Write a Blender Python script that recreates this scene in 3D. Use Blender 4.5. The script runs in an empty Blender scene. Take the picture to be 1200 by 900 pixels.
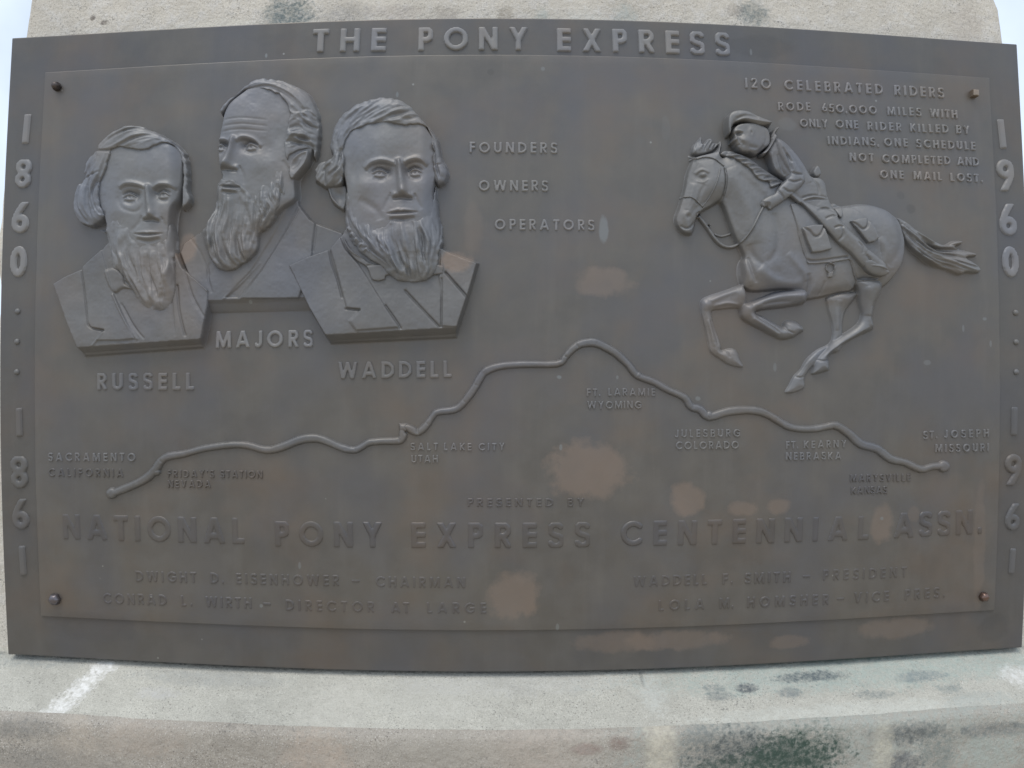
import bpy, bmesh, math, random
import numpy as np
from mathutils import Vector, Matrix
R = math.radians
sc = bpy.context.scene
C = sc.collection

# ------------------------------------------------------------------ camera (a wide compact lens with barrel distortion)
CAM = (-0.02128, -0.81595, -0.04751)
CROT = (math.pi / 2 + 0.0008345, 0.0010423, -0.0141776)
FPX, A3, A5 = 900.0, -0.0935816, -0.0592867
cd = bpy.data.cameras.new('camera')
cam = bpy.data.objects.new('camera', cd); C.objects.link(cam)
cam.location = CAM; cam.rotation_euler = CROT
cd.lens = 27.0; cd.sensor_width = 36.0; cd.clip_start = 0.01; cd.clip_end = 2000
cd.type = 'PANO'
cd.panorama_type = 'FISHEYE_LENS_POLYNOMIAL'
cd.fisheye_fov = R(160)
cd.fisheye_polynomial_k0 = 0.0
cd.fisheye_polynomial_k1 = -0.0371134219
cd.fisheye_polynomial_k2 = 3.1607945e-05
cd.fisheye_polynomial_k3 = 5.5037777e-07
cd.fisheye_polynomial_k4 = 2.2366624e-07
sc.camera = cam

# ------------------------------------------------------------------ overcast sky and soft sun
SUN_EL, SUN_ROT = R(63), R(-26)
w = bpy.data.worlds.new('World'); sc.world = w; w.use_nodes = True
nt = w.node_tree; nt.nodes.clear()
out = nt.nodes.new('ShaderNodeOutputWorld')
bg = nt.nodes.new('ShaderNodeBackground'); bg.inputs['Strength'].default_value = 0.12
sky = nt.nodes.new('ShaderNodeTexSky'); sky.sky_type = 'NISHITA'; sky.sun_disc = False
sky.sun_elevation = SUN_EL; sky.sun_rotation = R(180) + SUN_ROT
sky.air_density = 1.0; sky.dust_density = 3.0
tc = nt.nodes.new('ShaderNodeTexCoord')
nz = nt.nodes.new('ShaderNodeTexNoise'); nz.inputs['Scale'].default_value = 2.2; nz.inputs['Detail'].default_value = 6
nt.links.new(tc.outputs['Generated'], nz.inputs['Vector'])
rp = nt.nodes.new('ShaderNodeValToRGB'); rp.color_ramp.elements[0].position = 0.3; rp.color_ramp.elements[1].position = 0.55
rp.color_ramp.elements[0].color = (.5, .5, .5, 1); rp.color_ramp.elements[1].color = (1, 1, 1, 1)
nt.links.new(nz.outputs['Fac'], rp.inputs['Fac'])
mx = nt.nodes.new('ShaderNodeMix'); mx.data_type = 'RGBA'
mx.inputs[7].default_value = (7.7, 8.8, 10.4, 1)
nt.links.new(rp.outputs['Color'], mx.inputs[0]); nt.links.new(sky.outputs['Color'], mx.inputs[6])
nt.links.new(mx.outputs[2], bg.inputs['Color']); nt.links.new(bg.outputs['Background'], out.inputs['Surface'])

sl = bpy.data.lights.new('sun', 'SUN'); sl.energy = 1.55; sl.angle = R(32); sl.color = (1, .92, .8)
so = bpy.data.objects.new('sun', sl); C.objects.link(so)
# light comes from above, from the left and a little in front of the plate
D = Vector((math.sin(SUN_ROT) * math.cos(SUN_EL), -math.cos(SUN_ROT) * math.cos(SUN_EL), math.sin(SUN_EL)))
so.rotation_euler = (-D).to_track_quat('-Z', 'Y').to_euler()
sc.view_settings.view_transform = 'Standard'; sc.view_settings.look = 'None'
sc.view_settings.exposure = 0.0; sc.view_settings.gamma = 1.0

# ------------------------------------------------------------------ from traced photo pixels to metres on the plate (y = -h)
def _rot():
    c, s = math.cos, math.sin
    rx, ry, rz = CROT
    X = np.array([[1, 0, 0], [0, c(rx), -s(rx)], [0, s(rx), c(rx)]])
    Y = np.array([[c(ry), 0, s(ry)], [0, 1, 0], [-s(ry), 0, c(ry)]])
    Z = np.array([[c(rz), -s(rz), 0], [s(rz), c(rz), 0], [0, 0, 1]])
    return Z @ Y @ X
RM = _rot()
def P(px, py, h=0.0):
    px = np.asarray(px, float); py = np.asarray(py, float)
    x = (px - 600) / FPX; y = -(py - 450) / FPX
    r = np.maximum(np.hypot(x, y), 1e-9)
    th = r + A3 * r**3 + A5 * r**5
    s = np.sin(th) / r
    d = np.stack([s * x, s * y, -np.cos(th)])
    wd = np.tensordot(RM, d, axes=1)
    t = (-h - CAM[1]) / wd[1]
    return CAM[0] + t * wd[0], CAM[2] + t * wd[2]

PW, PH = 1.2, 0.7252
IL, IR_, IT, IB = -0.6 + 0.0461, 0.6 - 0.0409, PH / 2 - 0.0453, -PH / 2 + 0.0481
ZF = 0.0015      # the border face lies this far behind the panel face (panel face at y=-0.0015)

# ------------------------------------------------------------------ materials
def mat(name):
    m = bpy.data.materials.new(name); m.use_nodes = True
    n = m.node_tree.nodes; n.clear()
    o = n.new('ShaderNodeOutputMaterial'); b = n.new('ShaderNodeBsdfPrincipled')
    m.node_tree.links.new(b.outputs[0], o.inputs[0])
    return m, m.node_tree, b
def N(t, kind, **kw):
    n = t.nodes.new(kind)
    for k, v in kw.items():
        if k in n.inputs: n.inputs[k].default_value = v
        else: setattr(n, k, v)
    return n
def mixc(t, fac, a, b, mode='MIX'):
    m = t.nodes.new('ShaderNodeMix'); m.data_type = 'RGBA'; m.blend_type = mode
    for s, i in ((fac, 0), (a, 6), (b, 7)):
        if isinstance(s, bpy.types.NodeSocket): t.links.new(s, m.inputs[i])
        elif i == 0: m.inputs[0].default_value = s
        else: m.inputs[i].default_value = (*s, 1)
    return m.outputs[2]
def math_(t, op, a, b=0.0, clamp=False):
    m = t.nodes.new('ShaderNodeMath'); m.operation = op; m.use_clamp = clamp
    for s, i in ((a, 0), (b, 1)):
        if isinstance(s, bpy.types.NodeSocket): t.links.new(s, m.inputs[i])
        else: m.inputs[i].default_value = s
    return m.outputs[0]
def ramp(t, src, p0, p1, c0=(0, 0, 0), c1=(1, 1, 1)):
    r = t.nodes.new('ShaderNodeValToRGB')
    r.color_ramp.elements[0].position = p0; r.color_ramp.elements[1].position = p1
    r.color_ramp.elements[0].color = (*c0, 1); r.color_ramp.elements[1].color = (*c1, 1)
    t.links.new(src, r.inputs[0]); return r.outputs[0]
def noise(t, vec, scale, detail=4, rough=0.55, stretch=None):
    n = t.nodes.new('ShaderNodeTexNoise')
    n.inputs['Scale'].default_value = scale; n.inputs['Detail'].default_value = detail; n.inputs['Roughness'].default_value = rough
    if stretch:
        mp = t.nodes.new('ShaderNodeMapping'); mp.inputs['Scale'].default_value = stretch
        t.links.new(vec, mp.inputs['Vector']); vec = mp.outputs[0]
    t.links.new(vec, n.inputs['Vector']); return n.outputs['Fac']
def blot(t, vec, x, z, rx, rz, warp, soft=0.35):
    """a stain with an uneven rim: 1 inside, 0 outside (x, z in metres on the plate)"""
    sp = t.nodes.new('ShaderNodeSeparateXYZ'); t.links.new(vec, sp.inputs[0])
    dx = math_(t, 'MULTIPLY', math_(t, 'SUBTRACT', sp.outputs[0], x), 1 / rx)
    dz = math_(t, 'MULTIPLY', math_(t, 'SUBTRACT', sp.outputs[2], z), 1 / rz)
    d = math_(t, 'ADD', math_(t, 'MULTIPLY', dx, dx), math_(t, 'MULTIPLY', dz, dz))
    d = math_(t, 'ADD', d, warp)
    m = t.nodes.new('ShaderNodeMapRange'); m.inputs[1].default_value = 1 - soft; m.inputs[2].default_value = 1 + soft
    m.inputs[3].default_value = 1.0; m.inputs[4].default_value = 0.0; t.links.new(d, m.inputs[0])
    return m.outputs[0]

# tan blotches where the patina has gone: photo px x, y, half width, half height, strength
TAN = [(706, 331, 33, 17, .75), (690, 550, 46, 31, 1), (805, 584, 20, 19, 1), (868, 595, 18, 9, .75), (912, 593, 15, 9, .7),
       (1032, 615, 14, 24, .8), (602, 697, 29, 27, .95), (222, 292, 14, 16, 1.2), (536, 309, 18, 12, 1.2), (792, 750, 58, 12, .6),
       (1050, 736, 46, 13, .55), (722, 752, 48, 13, .5), (925, 752, 26, 8, .5), (1146, 640, 8, 70, .35), (555, 270, 10, 30, .25),
       (1070, 602, 8, 9, .4)]
PALE = [(707, 269, 5, 14, .8), (921, 146, 11, 8, .22), (780, 150, 5, 16, .15), (1085, 425, 5, 3, .5), (1152, 374, 3, 2, .7), (1127, 385, 1.6, 4, .6), (1159, 403, 1.6, 4, .6), (106, 389, 1.8, 3.4, .9), (655, 442, 3, 2.2, 1), (817, 467, 3, 2.6, .8), (930, 447, 2.6, 3, .7), (907, 430, 2, 5, .6), (723, 442, 1.4, 2.2, .8), (657, 524, 1.6, 3.4, .9), (312, 65, 1.6, 3, .9), (636, 82, 2.6, 2.8, .7), (880, 61, 1.5, 4, .8), (466, 112, 1.6, 3.4, .8), (297, 355, 2, 2, 1), (653, 734, 1.8, 4, .8), (1032, 607, 2, 2, 1), (352, 662, 1.6, 4, .7), (307, 709, 2, 2, .9)]
DARK = [(1066, 245, 6, 6, .35), (1054, 230, 5, 5, .25), (575, 86, 4, 4, .3), (890, 55, 40, 14, .25), (1165, 735, 22, 18, .3), (110, 735, 60, 18, .2)]

def bronze(name, base, dark, rough=0.5, metal=0.25, stains=True, bump=0.25, spec=0.5):
    m, t, b = mat(name)
    g = t.nodes.new('ShaderNodeNewGeometry'); v = g.outputs['Position']
    n1 = noise(t, v, 5, 5, .6); n2 = noise(t, v, 28, 5, .6); n3 = noise(t, v, 160, 3)
    streak = noise(t, v, 9, 5, .65, (5.5, 1, .55))
    col = mixc(t, ramp(t, n1, .3, .7), dark, base)
    col = mixc(t, math_(t, 'MULTIPLY', ramp(t, n2, .4, .7), .35), col, tuple(c * 1.25 for c in base))
    col = mixc(t, math_(t, 'MULTIPLY', ramp(t, streak, .52, .76), .17), col, tuple(c * 1.5 for c in base))
    col = mixc(t, math_(t, 'MULTIPLY', ramp(t, noise(t, v, 7, 4, .6, (1, 1, 1.3)), .48, .68), .42), col, (base[0] * 1.24, base[1] * 1.0, base[2] * .84))
    col = mixc(t, math_(t, 'MULTIPLY', ramp(t, noise(t, v, 11, 3, .5, (1, 1, .8)), .45, .66), .55), col, (base[0] * .80, base[1] * .87, base[2] * 1.06))
    if stains:
        wn = noise(t, v, 42, 7, .68)
        warp = math_(t, 'MULTIPLY', math_(t, 'SUBTRACT', wn, .5), 3.2)
        mott = ramp(t, noise(t, v, 24, 5, .6), .3, .6, (.75,) * 3, (1,) * 3)
        for lst, c in ((TAN, (.232, .186, .155)), (PALE, (.22, .235, .24)), (DARK, (.05, .05, .052))):
            for (px, py, rx, ry, s) in lst:
                if s <= 0 or (stains is not True and not stains(px, py)): continue
                x, z = P(px, py)
                k = blot(t, v, float(x), float(z), rx * .94e-3, ry * .94e-3, warp, .36)
                col = mixc(t, math_(t, 'MULTIPLY', math_(t, 'MULTIPLY', k, mott), min(1, .74 * s)), col, c)
    # little pale specks of lime and droppings
    vo = t.nodes.new('ShaderNodeTexVoronoi'); vo.inputs['Scale'].default_value = 34
    t.links.new(v, vo.inputs['Vector'])
    sp_ = ramp(t, vo.outputs['Distance'], .028, .05, (1, 1, 1), (0, 0, 0))
    sep = t.nodes.new('ShaderNodeSeparateColor'); t.links.new(vo.outputs['Color'], sep.inputs[0])
    sp_ = math_(t, 'MULTIPLY', sp_, ramp(t, sep.outputs[0], .8, .82))
    col = mixc(t, math_(t, 'MULTIPLY', sp_, .7), col, (.3, .3, .29))
    t.links.new(col, b.inputs['Base Color'])
    b.inputs['Metallic'].default_value = metal
    b.inputs['Specular IOR Level'].default_value = spec
    rr = ramp(t, n2, .3, .7, (rough - .07,) * 3, (rough + .08,) * 3)
    t.links.new(rr, b.inputs['Roughness'])
    bp = N(t, 'ShaderNodeBump', Strength=bump, Distance=.0006)
    t.links.new(math_(t, 'ADD', math_(t, 'MULTIPLY', n2, 1.2), math_(t, 'MULTIPLY', n3, .5)), bp.inputs['Height'])
    t.links.new(bp.outputs[0], b.inputs['Normal'])
    return m

M_PANEL = bronze('bronze_panel', (.145, .136, .123), (.115, .110, .104), .42, .5)
M_BORDER = bronze('bronze_border', (.126, .120, .112), (.100, .097, .094), .42, .5, stains=lambda x, y: y > 725 or y < 66 or (x > 1160 and y > 700))
M_RELIEF = bronze('bronze_relief', (.152, .150, .148), (.122, .122, .122), .50, .3, bump=.45, stains=lambda x, y: (x, y) in ((222, 292), (536, 309), (297, 355)))
M_FACE = bronze('bronze_worn_relief', (.192, .195, .199), (.154, .158, .163), .50, .28, bump=.4, stains=False)
M_HORSE = bronze('bronze_horse', (.178, .178, .178), (.142, .144, .146), .50, .3, bump=.5, stains=False)
M_ROUTE = bronze('bronze_route', (.152, .149, .146), (.122, .120, .118), .48, .4, stains=False)
M_LETTER = bronze('bronze_letter', (.122, .113, .105), (.098, .092, .088), .45, .45, stains=False)
M_TITLE = bronze('bronze_title', (.215, .213, .212), (.17, .17, .172), .50, .25, stains=False)
M_BOLT_D = bronze('bolt_dark', (.09, .08, .075), (.06, .05, .05), .35, .6, stains=False)
M_BOLT_B = bronze('bolt_brass', (.27, .24, .20), (.17, .145, .125), .35, .6, stains=False)
M_BOLT_R = bronze('bolt_rust', (.20, .14, .115), (.08, .05, .045), .3, .7, stains=False)
M_BOLT_G = bronze('bolt_grey', (.14, .14, .16), (.08, .08, .09), .32, .7, stains=False)

def concrete(name, base, warm, stains, darkamt=.4, speck=.5):
    m, t, b = mat(name)
    g = t.nodes.new('ShaderNodeNewGeometry'); v = g.outputs['Position']
    n1 = noise(t, v, 4, 6, .6); n2 = noise(t, v, 22, 6, .65); n3 = noise(t, v, 240, 3, .6); n4 = noise(t, v, 75, 5, .7)
    col = mixc(t, ramp(t, n1, .35, .65), base, warm)
    col = mixc(t, math_(t, 'MULTIPLY', ramp(t, n2, .42, .68), .6), col, tuple(c * .72 for c in warm))
    col = mixc(t, math_(t, 'MULTIPLY', ramp(t, n4, .48, .7), .5), col, tuple(min(.7, c * 1.4) for c in base))
    # sand grains, light and dark, on warped coordinates so that they stay ragged
    wv = t.nodes.new('ShaderNodeTexNoise'); wv.inputs['Scale'].default_value = 420; t.links.new(v, wv.inputs['Vector'])
    va = t.nodes.new('ShaderNodeVectorMath'); va.operation = 'MULTIPLY_ADD'; va.inputs[1].default_value = (.0009,) * 3
    t.links.new(wv.outputs['Color'], va.inputs[0]); t.links.new(v, va.inputs[2])
    dens = ramp(t, noise(t, v, 16, 4, .6), .38, .66, (.5,) * 3, (1,) * 3)
    for sc_, lo, c, k, seed in ((620, .2, (.13, .12, .105), speck, 0), (480, .2, (.70, .68, .64), speck * .8, 7), (260, .13, (.10, .09, .085), speck, 3), (900, .25, (.2, .19, .17), speck * .8, 11)):
        mp = t.nodes.new('ShaderNodeMapping'); mp.inputs['Location'].default_value = (seed, seed * 2, seed); t.links.new(va.outputs[0], mp.inputs['Vector'])
        vo = t.nodes.new('ShaderNodeTexVoronoi'); vo.inputs['Scale'].default_value = sc_; t.links.new(mp.outputs[0], vo.inputs['Vector'])
        sep = t.nodes.new('ShaderNodeSeparateColor'); t.links.new(vo.outputs['Color'], sep.inputs[0])
        f = math_(t, 'MULTIPLY', ramp(t, vo.outputs['Distance'], lo, lo + .12, (1, 1, 1), (0, 0, 0)), ramp(t, sep.outputs[1], .45, .5))
        col = mixc(t, math_(t, 'MULTIPLY', math_(t, 'MULTIPLY', f, dens), k), col, c)
    brk = ramp(t, noise(t, v, 150, 6, .75), .42, .58, (.45,) * 3, (1,) * 3)
    pm = ramp(t, noise(t, v, 19, 5, .7), .50, .64)
    pits = ramp(t, noise(t, v, 330, 4, .7), .55, .63)
    col = mixc(t, math_(t, 'MULTIPLY', math_(t, 'MULTIPLY', pm, pits), .75), col, (.13, .13, .125))
    gr = noise(t, v, 520, 3, .8)
    col = mixc(t, math_(t, 'MULTIPLY', ramp(t, gr, .42, .60), .30), col, tuple(c * .62 for c in base))
    warp = math_(t, 'ADD', math_(t, 'MULTIPLY', math_(t, 'SUBTRACT', noise(t, v, 30, 6, .7), .5), 3.2),
                 math_(t, 'MULTIPLY', math_(t, 'SUBTRACT', n3, .5), 3.0))
    for (x, z, rx, rz, c, s) in stains:
        k = blot(t, v, x, z, rx, rz, warp, .7)
        col = mixc(t, math_(t, 'MULTIPLY', math_(t, 'MULTIPLY', k, brk), s), col, c)
    t.links.new(col, b.inputs['Base Color'])
    b.inputs['Roughness'].default_value = .92; b.inputs['Specular IOR Level'].default_value = .2
    bp = N(t, 'ShaderNodeBump', Strength=.85, Distance=.0024)
    hh = math_(t, 'ADD', math_(t, 'MULTIPLY', n2, 1.5), math_(t, 'ADD', math_(t, 'MULTIPLY', n3, .45), math_(t, 'MULTIPLY', n4, .7)))
    t.links.new(hh, bp.inputs['Height']); t.links.new(bp.outputs[0], b.inputs['Normal'])
    return m
TEAL = (.10, .14, .15); GREEN = (.07, .12, .09); GREYD = (.13, .135, .14)
def S(px, py, rx, ry, c, s, h=0.0):
    x, z = P(px, py, h); return (float(x), float(z), rx * 1.03e-3, ry * 1.03e-3, c, s)
M_COL = concrete('column_concrete', (.60, .57, .51), (.70, .66, .585),
    [S(333, 8, 26, 20, TEAL, .85), S(400, 5, 30, 12, (.25, .24, .23), .5), S(890, 6, 16, 16, TEAL, .7), S(866, 2, 10, 6, (.2, .18, .17), .5),
     S(592, 8, 9, 10, (.28, .25, .2), .7), S(636, 12, 8, 14, (.36, .4, .37), .6), S(520, 6, 16, 8, (.3, .27, .24), .5), S(735, 14, 14, 20, (.38, .42, .40), .6),
     S(98, 12, 3, 3, (.1, .08, .07), .8), S(112, 17, 5, 3, (.12, .1, .09), .8), S(460, 4, 30, 8, (.4, .36, .33), .5), S(1145, 20, 20, 26, (.44, .40, .36), .5),
     S(250, 26, 55, 12, (.66, .64, .55), .5), S(690, 14, 22, 14, (.64, .64, .6), .6)], speck=.6)
def SL(px, py, rx, ry, c, s):
    """stain or painted contact shadow on the sloping top: find where the line of sight meets the slope"""
    lo, hi = 0.0, .085
    for _ in range(30):
        m_ = (lo + hi) / 2; z = float(P(px, py, m_)[1])
        if z < -.3715 - .437 * m_: lo = m_
        else: hi = m_
    x, z = P(px, py, lo); return (float(x), float(z), rx * .98e-3, ry * .43e-3, c, s)
def SR(px, py, rx, ry, c, s):
    x, z = P(px, py, .08); return (float(x), float(z), rx * .93e-3, ry * .93e-3, c, s)
WH = (.78, .78, .76)
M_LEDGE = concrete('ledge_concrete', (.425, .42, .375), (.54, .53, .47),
    [SL(600, 791, 640, 3.2, (.10, .10, .095), .75), SL(122, 782, 15, 9, WH, .9), SL(108, 795, 12, 12, WH, .9), SL(92, 808, 13, 14, WH, .85), SL(76, 822, 14, 12, WH, .8), SL(60, 836, 13, 10, WH, .7), SL(185, 812, 22, 8, (.5, .5, .5), .5),  # first entry: contact shadow under the plaque, painted into the colour
     SL(1010, 785, 240, 26, (.31, .39, .365), .6), SL(950, 793, 40, 7, (.10, .12, .13), .95), SL(876, 806, 11, 6, (.10, .11, .12), .95), SL(835, 806, 12, 6, (.18, .2, .2), .7),
     SL(925, 812, 12, 6, (.14, .16, .17), .7), SL(842, 816, 14, 6, (.16, .18, .18), .7), SL(1024, 814, 22, 6, (.17, .2, .2), .7), SL(1080, 792, 28, 7, (.18, .21, .22), .7), SL(1000, 775, 60, 6, (.2, .27, .24), .6),
     SL(1192, 792, 20, 14, (.66, .66, .64), .8), SL(752, 795, 2.2, 14, (.16, .17, .16), .8), SL(765, 815, 14, 26, (.50, .52, .49), .6), SL(390, 820, 36, 46, (.50, .49, .44), .5), SL(510, 820, 70, 24, (.48, .475, .43), .5),
     SL(30, 775, 60, 10, (.27, .29, .28), .6), SL(1110, 806, 16, 6, (.18, .22, .22), .6), SL(1000, 832, 160, 10, (.52, .54, .50), .5), SL(600, 800, 120, 16, (.46, .46, .44), .4), SL(1150, 820, 40, 12, (.32, .35, .33), .5), SL(240, 795, 90, 10, (.31, .32, .31), .5)], speck=.8)
DG = (.05, .078, .064)
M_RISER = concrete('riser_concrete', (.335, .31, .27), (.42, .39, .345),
    [SR(1000, 872, 260, 50, (.33, .365, .34), .75), SR(865, 885, 62, 26, (.09, .10, .10), .95), SR(940, 882, 52, 26, DG, 1), SR(905, 896, 80, 16, DG, .9), SR(1070, 862, 46, 12, (.12, .13, .13), .9), SR(1100, 880, 22, 26, (.17, .19, .18), .7),
     SR(1055, 896, 26, 12, GREYD, .9), SR(1165, 856, 40, 8, (.14, .15, .15), .8), SR(776, 880, 16, 50, (.50, .47, .39), .9), SR(1035, 880, 12, 30, (.50, .48, .40), .8), SR(90, 885, 26, 40, (.42, .37, .31), .6), SR(160, 870, 50, 20, (.38, .33, .28), .6),
     SR(370, 890, 40, 30, (.42, .35, .29), .6), SR(688, 880, 16, 6, (.17, .10, .095), .8), SR(726, 874, 12, 8, (.2, .14, .12), .7), SR(60, 894, 70, 16, (.2, .195, .18), .6), SR(20, 855, 50, 10, (.2, .2, .19), .6),
     SR(640, 880, 60, 30, (.44, .39, .34), .6), SR(1165, 885, 40, 20, (.36, .40, .37), .6), SR(520, 885, 60, 20, (.36, .34, .30), .5), SR(820, 866, 20, 10, (.2, .21, .2), .7)], speck=.85)
mg, t_, b_ = mat('ground_gravel')
gv = t_.nodes.new('ShaderNodeNewGeometry').outputs['Position']
t_.links.new(mixc(t_, noise(t_, gv, 3, 8, .7), (.34, .28, .195), (.48, .40, .29)), b_.inputs['Base Color']); b_.inputs['Roughness'].default_value = .95

# ------------------------------------------------------------------ object helpers
def link(name, me, m, parent=None, loc=(0, 0, 0)):
    o = bpy.data.objects.new(name, me)
    C.objects.link(o); o.location = loc
    if m and hasattr(me, 'materials') and not me.materials: me.materials.append(m)
    if parent: o.parent = parent
    return o
def bmobj(name, bm, m, parent=None, smooth=False, loc=(0, 0, 0)):
    me = bpy.data.meshes.new(name); bmesh.ops.recalc_face_normals(bm, faces=bm.faces); bm.to_mesh(me); bm.free()
    if smooth:
        for p in me.polygons: p.use_smooth = True
    return link(name, me, m, parent, loc)
def slab(x0, x1, z0, z1, y0, y1, bev, seg=2, jitter=0.0):
    bm = bmesh.new(); bmesh.ops.create_cube(bm, size=1)
    for v in bm.verts:
        v.co = Vector((x0 if v.co.x < 0 else x1, y0 if v.co.y < 0 else y1, z0 if v.co.z < 0 else z1))
    if bev: bmesh.ops.bevel(bm, geom=list(bm.edges), offset=bev, segments=seg, profile=.6, affect='EDGES')
    return bm

# ------------------------------------------------------------------ ground, column, base course
bm = bmesh.new(); bmesh.ops.create_grid(bm, x_segments=1, y_segments=1, size=500)
go = bmobj('ground', bm, mg, loc=(0, 0, -1.45)); go['kind'] = 'structure'

def rough_block(name, fn, nu, nv, m, label, cat, seed=1):
    """closed shell from fn(u, v) rings: fn returns list of ring points for height index"""
    raise NotImplementedError
def lofted(rings, amp, scale, seed, cap=True):
    """rings: list of closed rings (same count) -> lofted solid with uneven faces"""
    from mathutils import noise as mn
    bm = bmesh.new(); rows = []
    off = Vector((seed * 3.1, seed * 1.7, seed))
    for r in rings:
        row = []
        for p in r:
            p = Vector(p); n = mn.noise_vector(p * scale + off) * amp + mn.noise_vector(p * scale * 5 + off) * amp * .35
            row.append(bm.verts.new(p + n))
        rows.append(row)
    k = len(rows[0])
    for a, b in zip(rows, rows[1:]):
        for i in range(k): bm.faces.new((a[i], a[(i + 1) % k], b[(i + 1) % k], b[i]))
    if cap: bm.faces.new(rows[0]); bm.faces.new(rows[-1][::-1])
    return bm
def rect_ring(hx, y0, y1, z, n, ch):
    """chamfered rectangle ring in plan, n points along each long side"""
    pts = []
    def seg(a, b, n): return [(a[0] + (b[0] - a[0]) * i / n, a[1] + (b[1] - a[1]) * i / n, z) for i in range(n)]
    c = [(-hx + ch, y0), (hx - ch, y0), (hx, y0 + ch), (hx, y1 - ch), (hx - ch, y1), (-hx + ch, y1), (-hx, y1 - ch), (-hx, y0 + ch)]
    for i in range(8): pts += seg(c[i], c[(i + 1) % 8], n if i in (0, 4) else (12 if i in (2, 6) else 2))
    return pts
zs = np.linspace(-.375, 1.0, 110)
from mathutils import noise as mnoise
rings = []
for z in zs:
    hx = .6015 + (.375 - z) * .095
    r = rect_ring(hx, .021, .9, float(z), 90, .007)
    # chipped arrises
    q = []
    for (x, y, zz) in r:
        e = max(0, 1 - abs(abs(x) - hx) / .03) * max(0, 1 - abs(y - .021) / .03)
        chip = max(0, mnoise.noise(Vector((x * 2, 3, zz * 14))) + .1) * .016 * e
        q.append((x - math.copysign(chip, x), y + chip, zz))
    rings.append(q)
col = bmobj('stone_column', lofted(rings, .0012, 12, 2), M_COL, smooth=True)
col['label'] = 'pale weathered concrete column rising behind the bronze plaque'; col['category'] = 'column'

# base course: sloping top (weathering) and vertical riser
EY, EZ, SZ = -.0755, -.4045, -.3715   # edge of the slope; where the slope meets the plate
base = bpy.data.objects.new('base_course', None); C.objects.link(base); base.location = (0, 0, -1.45)
base['label'] = 'broad concrete base course with sloping top stained green, under the bronze plaque'; base['category'] = 'pedestal base'
def sheet(name, prof, m, x0, x1, nx, amp, seed, z_off):
    """profile (y, z) swept along x, with uneven surface"""
    bm = bmesh.new(); rows = []
    for i in range(nx + 1):
        x = x0 + (x1 - x0) * i / nx; row = []
        for j, (y, z) in enumerate(prof):
            p = Vector((x, y, z)); n = mnoise.noise_vector(p * 14 + Vector((seed, 0, 0))) * amp + mnoise.noise_vector(p * 60) * amp * .6 + mnoise.noise_vector(p * 170) * amp * .35
            row.append(bm.verts.new(p + n - Vector((0, 0, z_off))))
        rows.append(row)
    for a, b in zip(rows, rows[1:]):
        for j in range(len(prof) - 1): bm.faces.new((a[j], b[j], b[j + 1], a[j + 1]))
    return bmobj(name, bm, m, base, smooth=True)
def lerp(a, b, n): return [(a[0] + (b[0] - a[0]) * i / n, a[1] + (b[1] - a[1]) * i / n) for i in range(n + 1)]
JX = 0.1545                                                            # the joint between two casts
prof_top = [(.03, SZ + .0135)] + lerp((.0, SZ), (EY + .009, EZ + .0044), 26)
prof_r = [(EY + .009, EZ + .0044), (EY + .0055, EZ + .0026), (EY + .0025, EZ + .0004), (EY + .0006, EZ - .0024), (EY - .0003, EZ - .0052)] + lerp((EY - .001, EZ - .008), (EY - .012, EZ - .2), 40)[1:] + [(EY - .03, -1.45)]
for k, (a, b) in enumerate(((-1.1, 1.1),)):
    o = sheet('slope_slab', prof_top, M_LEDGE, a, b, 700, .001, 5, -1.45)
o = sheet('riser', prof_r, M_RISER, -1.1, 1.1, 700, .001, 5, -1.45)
bm = slab(-1.1, 1.1, -1.45, -.385, .0, 1.1, 0); bmesh.ops.translate(bm, verts=bm.verts, vec=(0, 0, 1.45))
bmobj('core', bm, M_RISER, base)

# ------------------------------------------------------------------ the plaque
plaque = bpy.data.objects.new('bronze_plaque', None); C.objects.link(plaque)
plaque['label'] = 'large dark bronze relief plaque with three busts, a galloping horse and a route line'; plaque['category'] = 'plaque'
bmobj('border', slab(-PW / 2, PW / 2, -PH / 2, PH / 2, -.0002, .0205, .0012), M_BORDER, plaque)
# the raised field: a gently wavy casting
def panel():
    nx, nz = 300, 180
    bm = bmesh.new(); g = []
    for j in range(nz + 1):
        row = []
        for i in range(nx + 1):
            x = IL + (IR_ - IL) * i / nx; z = IB + (IT - IB) * j / nz
            y = -.0031 + .00035 * mnoise.noise(Vector((x * 9, 0, z * 9))) + .00012 * mnoise.noise(Vector((x * 40, 2, z * 40)))
            d = min(i, nx - i, j, nz - j)
            if d == 0: y = .0005
            elif d == 1:
                y += .0001
            row.append(bm.verts.new((x, y, z)))
        g.append(row)
    # pull the first inner ring close to the rim so that the rise is crisp
    for q, s_ in ((1, .0006), (2, .0013)):
        for j in range(1, nz): g[j][q].co.x = IL + s_; g[j][nx - q].co.x = IR_ - s_
        for i in range(1, nx): g[q][i].co.z = IB + s_; g[nz - q][i].co.z = IT - s_
    for j in range(nz):
        for i in range(nx): bm.faces.new((g[j][i], g[j][i + 1], g[j + 1][i + 1], g[j + 1][i]))
    return bmobj('panel', bm, M_PANEL, plaque, smooth=True)
panel()
FACE = .0031     # y of the panel face, towards the viewer
BF = .0002       # border face

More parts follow.
